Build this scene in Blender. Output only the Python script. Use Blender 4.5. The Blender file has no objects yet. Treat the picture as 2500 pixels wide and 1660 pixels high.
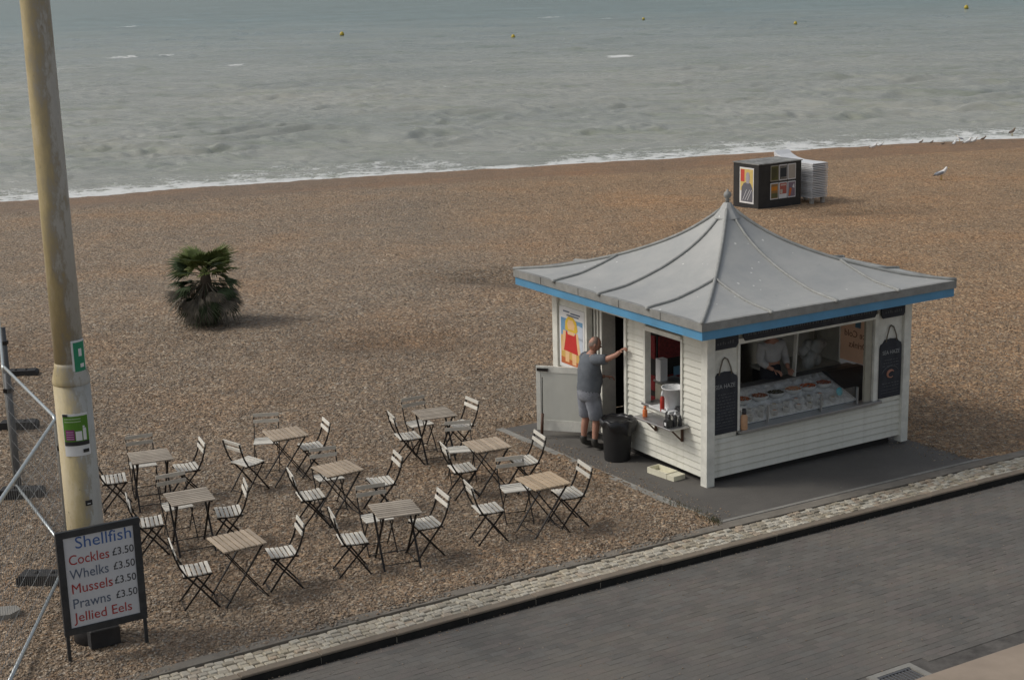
import bpy, math, random
import numpy as np
from mathutils import Vector, Matrix

# ------------------------------------------------------------------ camera
SC = bpy.context.scene
COL = SC.collection
F_PX, CAM_H = 3694.0, 6.9638              # focal length in pixels of the 2500 px wide photograph, height above terrace
PIT, ROL = 0.2361, -0.02552
fw = Vector((0, math.cos(PIT), -math.sin(PIT)))
r0 = Vector((1, 0, 0)); u0 = r0.cross(fw)
RT = math.cos(ROL)*r0 + math.sin(ROL)*u0
UP = -math.sin(ROL)*r0 + math.cos(ROL)*u0
cd = bpy.data.cameras.new('camera'); cam = bpy.data.objects.new('camera', cd); COL.objects.link(cam)
cd.sensor_width = 36.0; cd.lens = 36.0*F_PX/2500.0
cd.clip_start = 0.5; cd.clip_end = 20000
cam.matrix_world = Matrix(((RT.x, UP.x, -fw.x, 0), (RT.y, UP.y, -fw.y, 0), (RT.z, UP.z, -fw.z, CAM_H), (0, 0, 0, 1)))
SC.camera = cam

# ------------------------------------------------------------------ sky, sun, exposure
SUN_EL, SUN_AZ = math.radians(44), math.radians(-90)       # sun high on the left, behind thin cloud
W = bpy.data.worlds.new('World'); SC.world = W; W.use_nodes = True
nt = W.node_tree; nt.nodes.clear()
sky = nt.nodes.new('ShaderNodeTexSky'); sky.sky_type = 'NISHITA'; sky.sun_disc = False
sky.sun_elevation = SUN_EL; sky.sun_rotation = SUN_AZ
sky.air_density = 1.3; sky.dust_density = 4.0; sky.ozone_density = 1.5
hs = nt.nodes.new('ShaderNodeHueSaturation'); hs.inputs['Saturation'].default_value = 0.42
bg = nt.nodes.new('ShaderNodeBackground'); bg.inputs['Strength'].default_value = 0.118
wo = nt.nodes.new('ShaderNodeOutputWorld')
nt.links.new(sky.outputs[0], hs.inputs['Color']); nt.links.new(hs.outputs[0], bg.inputs[0]); nt.links.new(bg.outputs[0], wo.inputs[0])
sl = bpy.data.lights.new('sun', 'SUN'); sl.energy = 1.25; sl.angle = math.radians(14); sl.color = (1.0, 0.95, 0.87)
sun = bpy.data.objects.new('sun', sl); COL.objects.link(sun)
sdir = Vector((math.sin(SUN_AZ)*math.cos(SUN_EL), math.cos(SUN_AZ)*math.cos(SUN_EL), math.sin(SUN_EL)))
sun.rotation_euler = sdir.to_track_quat('Z', 'Y').to_euler(); sun.location = (-30, 10, 30)
vs = SC.view_settings
vs.view_transform = 'Standard'; vs.look = 'None'; vs.gamma = 1; vs.use_curve_mapping = False; vs.exposure = -0.19

# ------------------------------------------------------------------ geometry of the place
rnd = random.Random(11)
NX, NY, NZ = 2.699, 20.21, -0.05          # near corner of the kiosk
YAW = 0.535; WK, DK = 3.711, 3.817
cY, sY = math.cos(YAW), math.sin(YAW)
G, Y0 = -0.0215, 16.473
def gz(y): return G*(y-Y0)
def k2w(a, b, z=0): return Vector((NX+a*cY-b*sY, NY+a*sY+b*cY, NZ+z))
def w2k(x, y): dx, dy = x-NX, y-NY; return dx*cY+dy*sY, -dx*sY+dy*cY
def ray(px, py): return fw*F_PX + RT*(px-1250) + UP*(830-py)
def gnd(px, py, dz=0):                    # point of the sloping terrace seen at a photograph pixel
    d = ray(px, py); t = (CAM_H+G*Y0-dz)/(G*d.y-d.z)
    return Vector((0, 0, CAM_H))+d*t
def kerb_off(s): return np.where(s < -1, -0.0035*(s+1)**2, 0.0)

def vnoise(x, y, seed=0):
    x = np.asarray(x, float); y = np.asarray(y, float)
    xi = np.floor(x).astype(np.int64); yi = np.floor(y).astype(np.int64)
    xf, yf = x-xi, y-yi; xf = xf*xf*(3-2*xf); yf = yf*yf*(3-2*yf)
    def h(a, b):
        n = (a*374761393+b*668265263+seed*974634777) & 0x7fffffff
        n = ((n ^ (n >> 13))*1274126177) & 0x7fffffff
        return ((n ^ (n >> 16)) & 0xffff)/65535.0
    return (h(xi, yi)*(1-xf)+h(xi+1, yi)*xf)*(1-yf)+(h(xi, yi+1)*(1-xf)+h(xi+1, yi+1)*xf)*yf
def fbm(x, y, seed=0, o=4):
    s = 0; a = 1; t = 0
    for i in range(o): s = s+a*vnoise(x*2**i, y*2**i, seed+i*17); t += a; a *= .5
    return s/t

SEA = -1.6
def y_crest(x): return 60.1+0.355*x+1.2*(vnoise(x/9.0, x*0, 5)-.5)
def y_water(x): return 68.7+0.28*x+1.6*(vnoise(x/11.0, x*0, 9)-.5)+.5*(vnoise(x/2.7, x*0, 3)-.5)
HOL = [(1.0, 36.5, 1.6, .9, .20), (-.6, 37.5, 1.4, .8, .16), (2.2, 35.6, 1.3, .7, .15), (7.6, 38.5, 1.1, .7, .14), (8.9, 38.0, .9, .5, .12), (6.0, 45.5, .9, .5, .10), (-11, 30, 1.6, .9, .10), (4.5, 33.5, 1.2, .7, .10), (-2.5, 30, 1.4, .7, .08), (11.5, 48, 1.5, .8, .10), (-3.4, 17.0, .5, .4, .05), (-1.4, 18.2, .6, .4, .05), (.6, 18.9, .6, .4, .05), (-.3, 20.6, .6, .4, .04), (-4.4, 18.8, .6, .4, .05)]
def hollows(x, y):
    s = 0
    for hx, hy, rx, ry, d in HOL: s = s+d*np.exp(-((x-hx)/rx)**2-((y-hy)/ry)**2)-.45*d*np.exp(-((x-hx)/rx/1.3)**2-((y-hy+ry*1.3)/ry)**2)
    return s
def terrain(x, y):
    x = np.asarray(x, float); y = np.asarray(y, float)
    b = G*(y-Y0); yc = y_crest(x); yw = y_water(x)
    zc = G*(yc-Y0)
    t = (y-yc)/(yw-yc)
    z = np.where(y < yc, b, zc+(SEA-zc)*t)
    z = np.where(t > 1, SEA-0.07*(y-yw), z)
    z = np.where(t > 4, np.maximum(z, -9), z)
    a = np.clip((y-13)/4, .5, 1)
    z = z + a*(0.045*(fbm(x/1.3, y/1.3, 2, 2)-.5)+0.035*(vnoise(x/.42, y/.42, 7)-.5)+0.018*(vnoise(x/.17, y/.17, 8)-.5)) - hollows(x, y) + 0.16*(vnoise(x/7, y/7, 21)-.5)*np.clip((y-26)/10, 0, 1)*np.clip((yw-y)/4, 0, 1)
    return z

# ------------------------------------------------------------------ materials
def lin(c): return tuple(c[:3])+(1,)
class NM:
    def __init__(s, name):
        s.m = bpy.data.materials.new(name); s.m.use_nodes = True; s.t = s.m.node_tree
        s.p = s.t.nodes['Principled BSDF']
    def n(s, ty, **kw):
        o = s.t.nodes.new(ty)
        for k, v in kw.items():
            if k.startswith('i_'): o.inputs[k[2:].replace('_', ' ')].default_value = v
            elif k.startswith('x'): o.inputs[int(k[1:])].default_value = v
            else: setattr(o, k, v)
        return o
    def l(s, a, b): s.t.links.new(a, b)
    def ramp(s, fac, stops, interp='LINEAR'):
        r = s.n('ShaderNodeValToRGB'); e = r.color_ramp; e.interpolation = interp
        while len(e.elements) < len(stops): e.elements.new(.5)
        for el, (p, c) in zip(e.elements, stops): el.position = p; el.color = lin(c)
        s.l(fac, r.inputs[0]); return r.outputs[0]
    def mix(s, f, a, b, bt='MIX'):
        o = s.n('ShaderNodeMix', data_type='RGBA', blend_type=bt)
        for i, v in ((0, f), (6, a), (7, b)):
            if isinstance(v, bpy.types.NodeSocket): s.l(v, o.inputs[i])
            else: o.inputs[i].default_value = v if i == 0 else lin(v)
        return o.outputs[2]
    def math(s, op, a, b=0.0, c=None):
        o = s.n('ShaderNodeMath', operation=op)
        for i, v in enumerate((a, b) + ((c,) if c is not None else ())):
            if isinstance(v, bpy.types.NodeSocket): s.l(v, o.inputs[i])
            else: o.inputs[i].default_value = v
        return o.outputs[0]
    def noise(s, scale, detail=4, rough=.6, vec=None, out=0):
        o = s.n('ShaderNodeTexNoise'); o.inputs['Scale'].default_value = scale; o.inputs['Detail'].default_value = detail; o.inputs['Roughness'].default_value = rough
        if vec is not None: s.l(vec, o.inputs['Vector'])
        return o.outputs[out]
    def coord(s, sc=(1, 1, 1), which='Object'):
        t = s.n('ShaderNodeTexCoord'); m = s.n('ShaderNodeMapping'); m.inputs['Scale'].default_value = sc
        s.l(t.outputs[which], m.inputs[0]); return m.outputs[0]
    def bump(s, h, strength=.4, dist=.01, prev=None):
        b = s.n('ShaderNodeBump'); b.inputs['Strength'].default_value = strength; b.inputs['Distance'].default_value = dist
        s.l(h, b.inputs['Height'])
        if prev is not None: s.l(prev, b.inputs['Normal'])
        return b.outputs[0]
def simple(name, col, rough=.6, metal=0, var=.18, scale=6, bump=.15, bs=60, dirt=None, dirt_amt=.5, spec=.5, stretch=(1, 1, 1), alpha=None, rnd_obj=0.0):
    M = NM(name); v = M.coord(stretch)
    f = M.noise(scale, 5, .65, v)
    a = tuple(max(0, c*(1-var)) for c in col); b = tuple(c*(1+var) for c in col)
    c = M.ramp(f, [(.3, a), (.7, b)])
    if dirt:
        f2 = M.noise(scale*.45, 6, .7, v); f3 = M.ramp(f2, [(.5, (0, 0, 0)), (.72, (dirt_amt,)*3)])
        c = M.mix(f3, c, dirt)
    if rnd_obj:
        oi = M.n('ShaderNodeObjectInfo'); mr = M.n('ShaderNodeMapRange'); M.l(oi.outputs['Random'], mr.inputs[0])
        mr.inputs[3].default_value = 1-rnd_obj; mr.inputs[4].default_value = 1+rnd_obj
        hv = M.n('ShaderNodeHueSaturation'); M.l(c, hv.inputs['Color']); M.l(mr.outputs[0], hv.inputs['Value']); c = hv.outputs[0]
    M.l(c, M.p.inputs['Base Color'])
    M.p.inputs['Roughness'].default_value = rough; M.p.inputs['Metallic'].default_value = metal
    M.p.inputs['Specular IOR Level'].default_value = spec
    if bump: M.l(M.bump(M.noise(bs, 4, .6, v), bump, .004), M.p.inputs['Normal'])
    return M.m

def mat_shingle():
    M = NM('shingle'); v = M.coord()
    out = []
    vo = M.n('ShaderNodeTexVoronoi'); vo.inputs['Scale'].default_value = 21; vo.inputs['Randomness'].default_value = 1; M.l(v, vo.inputs['Vector'])
    sep = M.n('ShaderNodeSeparateColor'); M.l(vo.outputs['Color'], sep.inputs[0])
    c = M.ramp(sep.outputs[0], [(0, (.12, .085, .055)), (.18, (.20, .14, .095)), (.42, (.275, .20, .135)), (.62, (.31, .235, .165)), (.8, (.37, .29, .21)), (.93, (.44, .37, .29)), (.985, (.62, .56, .47))])
    c2 = M.ramp(sep.outputs[1], [(0, (.34, .22, .13)), (.5, (.29, .235, .175)), (1, (.26, .24, .215))])
    c = M.mix(.42, c, c2)
    vo2 = M.n('ShaderNodeTexVoronoi'); vo2.inputs['Scale'].default_value = 8.5; M.l(v, vo2.inputs['Vector'])
    sp2 = M.n('ShaderNodeSeparateColor'); M.l(vo2.outputs['Color'], sp2.inputs[0])
    c = M.mix(.6, c, M.ramp(sp2.outputs[2], [(0, (.62, .6, .58)), (.5, (1, 1, 1)), (1, (1.32, 1.28, 1.2))]), 'MULTIPLY')
    big = M.noise(.22, 5, .65, v)
    c = M.mix(.8, c, M.ramp(big, [(.3, (.86, .90, .93)), (.5, (1.02, 1, .97)), (.7, (1.22, 1.04, .86))]), 'MULTIPLY')
    med = M.noise(1.6, 5, .7, v)
    c = M.mix(.8, c, M.ramp(med, [(.3, (.80, .80, .80)), (.52, (1, 1, 1)), (.72, (1.17, 1.15, 1.12))]), 'MULTIPLY')
    wm = M.n('ShaderNodeAttribute', attribute_name='warm')
    c = M.mix(wm.outputs['Fac'], c, M.mix(1.0, c, (1.17, 1.035, .88), 'MULTIPLY'))
    hol_shade_at = M.n('ShaderNodeAttribute', attribute_name='shade_and_damp'); c = M.mix(hol_shade_at.outputs['Fac'], c, M.mix(1.0, c, (.70, .68, .66), 'MULTIPLY'))  # shade of the hollows painted into the shingle colour
    at = M.n('ShaderNodeAttribute', attribute_name='wet')
    c = M.mix(M.math('MULTIPLY', at.outputs['Fac'], .95), c, M.mix(1.0, c, (.82, .72, .62), 'MULTIPLY'))
    M.l(c, M.p.inputs['Base Color']); M.l(M.math('SUBTRACT', .85, M.math('MULTIPLY', at.outputs['Fac'], .35)), M.p.inputs['Roughness']); M.p.inputs['Specular IOR Level'].default_value = .3
    n1 = M.bump(vo.outputs['Distance'], 1.0, .03)
    v3 = M.n('ShaderNodeTexVoronoi'); v3.inputs['Scale'].default_value = 9; M.l(v, v3.inputs['Vector'])
    n2 = M.bump(v3.outputs['Distance'], .8, .05, n1); n2.node.invert = True; n1.node.invert = True
    n3 = M.bump(M.noise(2.2, 6, .7, v), .6, .16, n2)
    M.l(n3, M.p.inputs['Normal']); return M.m

def mat_pebble():
    M = NM('pebble_stone'); at = M.n('ShaderNodeVertexColor', layer_name='Col')
    M.l(at.outputs[0], M.p.inputs['Base Color']); M.p.inputs['Roughness'].default_value = .75; return M.m

def mat_sea():
    M = NM('sea_water'); v = M.coord((.55, 1, 1))
    deep = M.n('ShaderNodeAttribute', attribute_name='far')
    c = M.mix(deep.outputs['Fac'], (.365, .372, .335), (.185, .265, .275))
    c = M.mix(.9, c, M.ramp(M.noise(.06, 4, .6, v), [(.3, (.82, .85, .84)), (.7, (1.15, 1.12, 1.08))]), 'MULTIPLY')
    c = M.mix(.8, c, M.ramp(M.noise(.42, 5, .65, M.coord((.30, 1, 1))), [(.34, (.80, .84, .74)), (.50, (1, 1, 1)), (.7, (1.07, 1.06, 1.07))]), 'MULTIPLY')
    fo = M.n('ShaderNodeAttribute', attribute_name='foam')
    vf = M.coord((.8, 1.0, 1))
    nz = M.noise(1.3, 7, .72, vf)
    rid = M.math('ABSOLUTE', M.math('SUBTRACT', M.noise(1.25, 4, .7, vf), .5))
    lace = M.math('SUBTRACT', 1.0, M.math('MULTIPLY', rid, 7.0))
    h = M.math('ADD', M.math('MULTIPLY', nz, .9), M.math('MULTIPLY', M.math('MAXIMUM', lace, 0), .35))
    th = M.math('SUBTRACT', M.math('ADD', h, M.math('MULTIPLY', fo.outputs['Fac'], .72)), 1.03)
    ff = M.math('MINIMUM', M.math('MAXIMUM', M.math('MULTIPLY', th, 4.5), 0), .92)
    c = M.mix(ff, c, (.78, .79, .77))
    M.l(c, M.p.inputs['Base Color'])
    r = M.math('ADD', .16, M.math('MULTIPLY', ff, .6)); M.l(r, M.p.inputs['Roughness'])
    M.p.inputs['IOR'].default_value = 1.333
    b1 = M.bump(M.noise(1.3, 7, .68, M.coord((.45, 1, 1))), .8, .22)
    b2 = M.bump(M.noise(6, 4, .6, v), .6, .06, b1)
    b3 = M.bump(ff, .6, .06, b2)
    M.l(b3, M.p.inputs['Normal']); return M.m

def mat_paint_board():
    M = NM('cream_painted_board'); v = M.coord()
    c = M.ramp(M.noise(3, 5, .7, v), [(.3, (.66, .655, .58)), (.7, (.76, .75, .68))])
    oi = M.n('ShaderNodeObjectInfo'); c = M.mix(.6, c, M.ramp(oi.outputs['Random'], [(0, (.93, .93, .93)), (1, (1.04, 1.04, 1.03))]), 'MULTIPLY')
    st = M.ramp(M.noise(9, 6, .75, M.coord((1, 1, .35))), [(.52, (0, 0, 0)), (.76, (.42, .42, .42))])
    c = M.mix(st, c, (.36, .34, .27))
    M.l(c, M.p.inputs['Base Color']); M.p.inputs['Roughness'].default_value = .55
    M.l(M.bump(M.noise(30, 4, .6, v), .12, .004), M.p.inputs['Normal']); return M.m

def mat_lead():
    M = NM('weathered_lead'); v = M.coord()
    c = M.ramp(M.noise(1.6, 6, .68, v), [(.25, (.345, .355, .355)), (.5, (.41, .415, .40)), (.75, (.475, .472, .45))])
    # bird droppings, thin streaks
    vo = M.n('ShaderNodeTexVoronoi'); vo.inputs['Scale'].default_value = 9.5; M.l(M.coord((1, 1, .6)), vo.inputs['Vector'])
    sp = M.n('ShaderNodeSeparateColor'); M.l(vo.outputs['Color'], sp.inputs[0])
    d = M.math('ADD', vo.outputs['Distance'], M.math('MULTIPLY', M.noise(40, 3, .7, v), .12))
    s = M.math('MULTIPLY', M.math('LESS_THAN', d, M.math('MULTIPLY', sp.outputs[1], .26)), M.math('GREATER_THAN', sp.outputs[0], .74))
    c = M.mix(M.math('MULTIPLY', s, .8), c, (.74, .74, .70))
    dk = M.ramp(M.noise(11, 5, .8, v), [(.60, (0, 0, 0)), (.76, (.5, .5, .5))]); c = M.mix(dk, c, (.22, .235, .24))
    M.l(c, M.p.inputs['Base Color']); M.p.inputs['Roughness'].default_value = .62; M.p.inputs['Metallic'].default_value = .1
    M.l(M.bump(M.noise(4, 5, .6, v), .35, .02), M.p.inputs['Normal']); return M.m

def mat_tarmac(name, base, warm):
    M = NM(name); v = M.coord()
    c = M.ramp(M.noise(1.1, 6, .7, v), [(.3, tuple(x*.82 for x in base)), (.55, base), (.75, warm)])
    c = M.mix(.55, c, M.ramp(M.noise(70, 3, .7, v), [(.3, (.7, .7, .7)), (.7, (1.3, 1.3, 1.3))]), 'MULTIPLY')
    vo = M.n('ShaderNodeTexVoronoi'); vo.inputs['Scale'].default_value = 3.2; M.l(v, vo.inputs['Vector'])
    s = M.math('LESS_THAN', vo.outputs['Distance'], .035); c = M.mix(M.math('MULTIPLY', s, .6), c, (.42, .40, .36))
    M.l(c, M.p.inputs['Base Color']); M.p.inputs['Roughness'].default_value = .88
    M.l(M.bump(M.noise(90, 3, .7, v), .5, .006), M.p.inputs['Normal']); return M.m
def mat_block(name, cols, rough=.85, obj=True, attr=False):
    M = NM(name); v = M.coord(which='Generated' if False else 'Object')
    if attr: src = M.n('ShaderNodeVertexColor', layer_name='Col').outputs[0]
    else:
        oi = M.n('ShaderNodeObjectInfo'); src = M.ramp(oi.outputs['Random'], [(i/(len(cols)-1), c) for i, c in enumerate(cols)])
    g = M.n('ShaderNodeNewGeometry')
    c = M.mix(.7, src, M.ramp(M.noise(.55, 7, .72, g.outputs['Position']), [(.34, (.70, .73, .76)), (.5, (1, 1, 1)), (.62, (1.15, 1.12, 1.06)), (.76, (1.35, 1.30, 1.22))]), 'MULTIPLY')
    c = M.mix(.5, c, M.ramp(M.noise(55, 4, .7, g.outputs['Position']), [(.3, (.75, .75, .75)), (.7, (1.25, 1.25, 1.25))]), 'MULTIPLY')
    M.l(c, M.p.inputs['Base Color']); M.p.inputs['Roughness'].default_value = rough
    M.l(M.bump(M.noise(60, 4, .7, g.outputs['Position']), .5, .006), M.p.inputs['Normal']); return M.m

def mat_pole():
    M = NM('flaking_cream_paint'); v = M.coord((1, 1, .35)); v2 = M.coord()
    g = M.n('ShaderNodeTexCoord'); sx = M.n('ShaderNodeSeparateXYZ'); M.l(g.outputs['Object'], sx.inputs[0])
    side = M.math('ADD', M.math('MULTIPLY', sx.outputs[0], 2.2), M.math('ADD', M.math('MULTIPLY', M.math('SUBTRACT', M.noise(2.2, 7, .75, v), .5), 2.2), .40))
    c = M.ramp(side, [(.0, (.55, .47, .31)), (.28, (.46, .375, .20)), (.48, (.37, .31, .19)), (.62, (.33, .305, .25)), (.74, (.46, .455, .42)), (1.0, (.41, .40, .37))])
    h = M.math('ADD', M.math('MULTIPLY', sx.outputs[2], -.42), M.noise(3, 6, .75, v))
    low = M.ramp(h, [(-.0, (0, 0, 0)), (.0, (0, 0, 0)), (.25, (1, 1, 1))])
    c = M.mix(M.math('MULTIPLY', low, .75), c, M.ramp(M.noise(5, 6, .75, v2), [(.35, (.20, .21, .17)), (.55, (.50, .49, .42)), (.7, (.56, .50, .33))]))
    spots = M.ramp(M.noise(14, 5, .8, v2), [(.62, (0, 0, 0)), (.70, (.8, .8, .8))]); c = M.mix(spots, c, (.16, .13, .09))
    M.l(c, M.p.inputs['Base Color']); M.p.inputs['Roughness'].default_value = .55
    M.l(M.bump(M.noise(18, 5, .7, v2), .3, .006), M.p.inputs['Normal']); return M.m
def mat_translucent(name, col):
    M = NM(name); t = M.n('ShaderNodeBsdfTranslucent'); t.inputs[0].default_value = lin(col); mx = M.n('ShaderNodeMixShader'); mx.inputs[0].default_value = .65
    c = M.ramp(M.noise(3, 4), [(.3, tuple(x*.92 for x in col)), (.7, col)]); M.l(c, M.p.inputs['Base Color']); M.l(c, t.inputs[0]); M.p.inputs['Roughness'].default_value = .8
    M.l(M.p.outputs[0], mx.inputs[1]); M.l(t.outputs[0], mx.inputs[2]); M.l(mx.outputs[0], M.t.nodes['Material Output'].inputs[0]); return M.m
def mat_glass(name='clear_glass', col=(.9, .95, .95), rough=.05):
    M = NM(name); M.p.inputs['Base Color'].default_value = lin(col); M.p.inputs['Roughness'].default_value = rough
    M.p.inputs['Transmission Weight'].default_value = 1; M.p.inputs['IOR'].default_value = 1.02
    t = M.n('ShaderNodeBsdfTransparent'); mx = M.n('ShaderNodeMixShader'); mx.inputs[0].default_value = .88
    gl = M.n('ShaderNodeBsdfGlossy'); gl.inputs['Roughness'].default_value = .08; gl.inputs[0].default_value = (.8, .85, .85, 1)
    M.l(gl.outputs[0], mx.inputs[1]); M.l(t.outputs[0], mx.inputs[2]); M.l(mx.outputs[0], M.t.nodes['Material Output'].inputs[0]); return M.m

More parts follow.
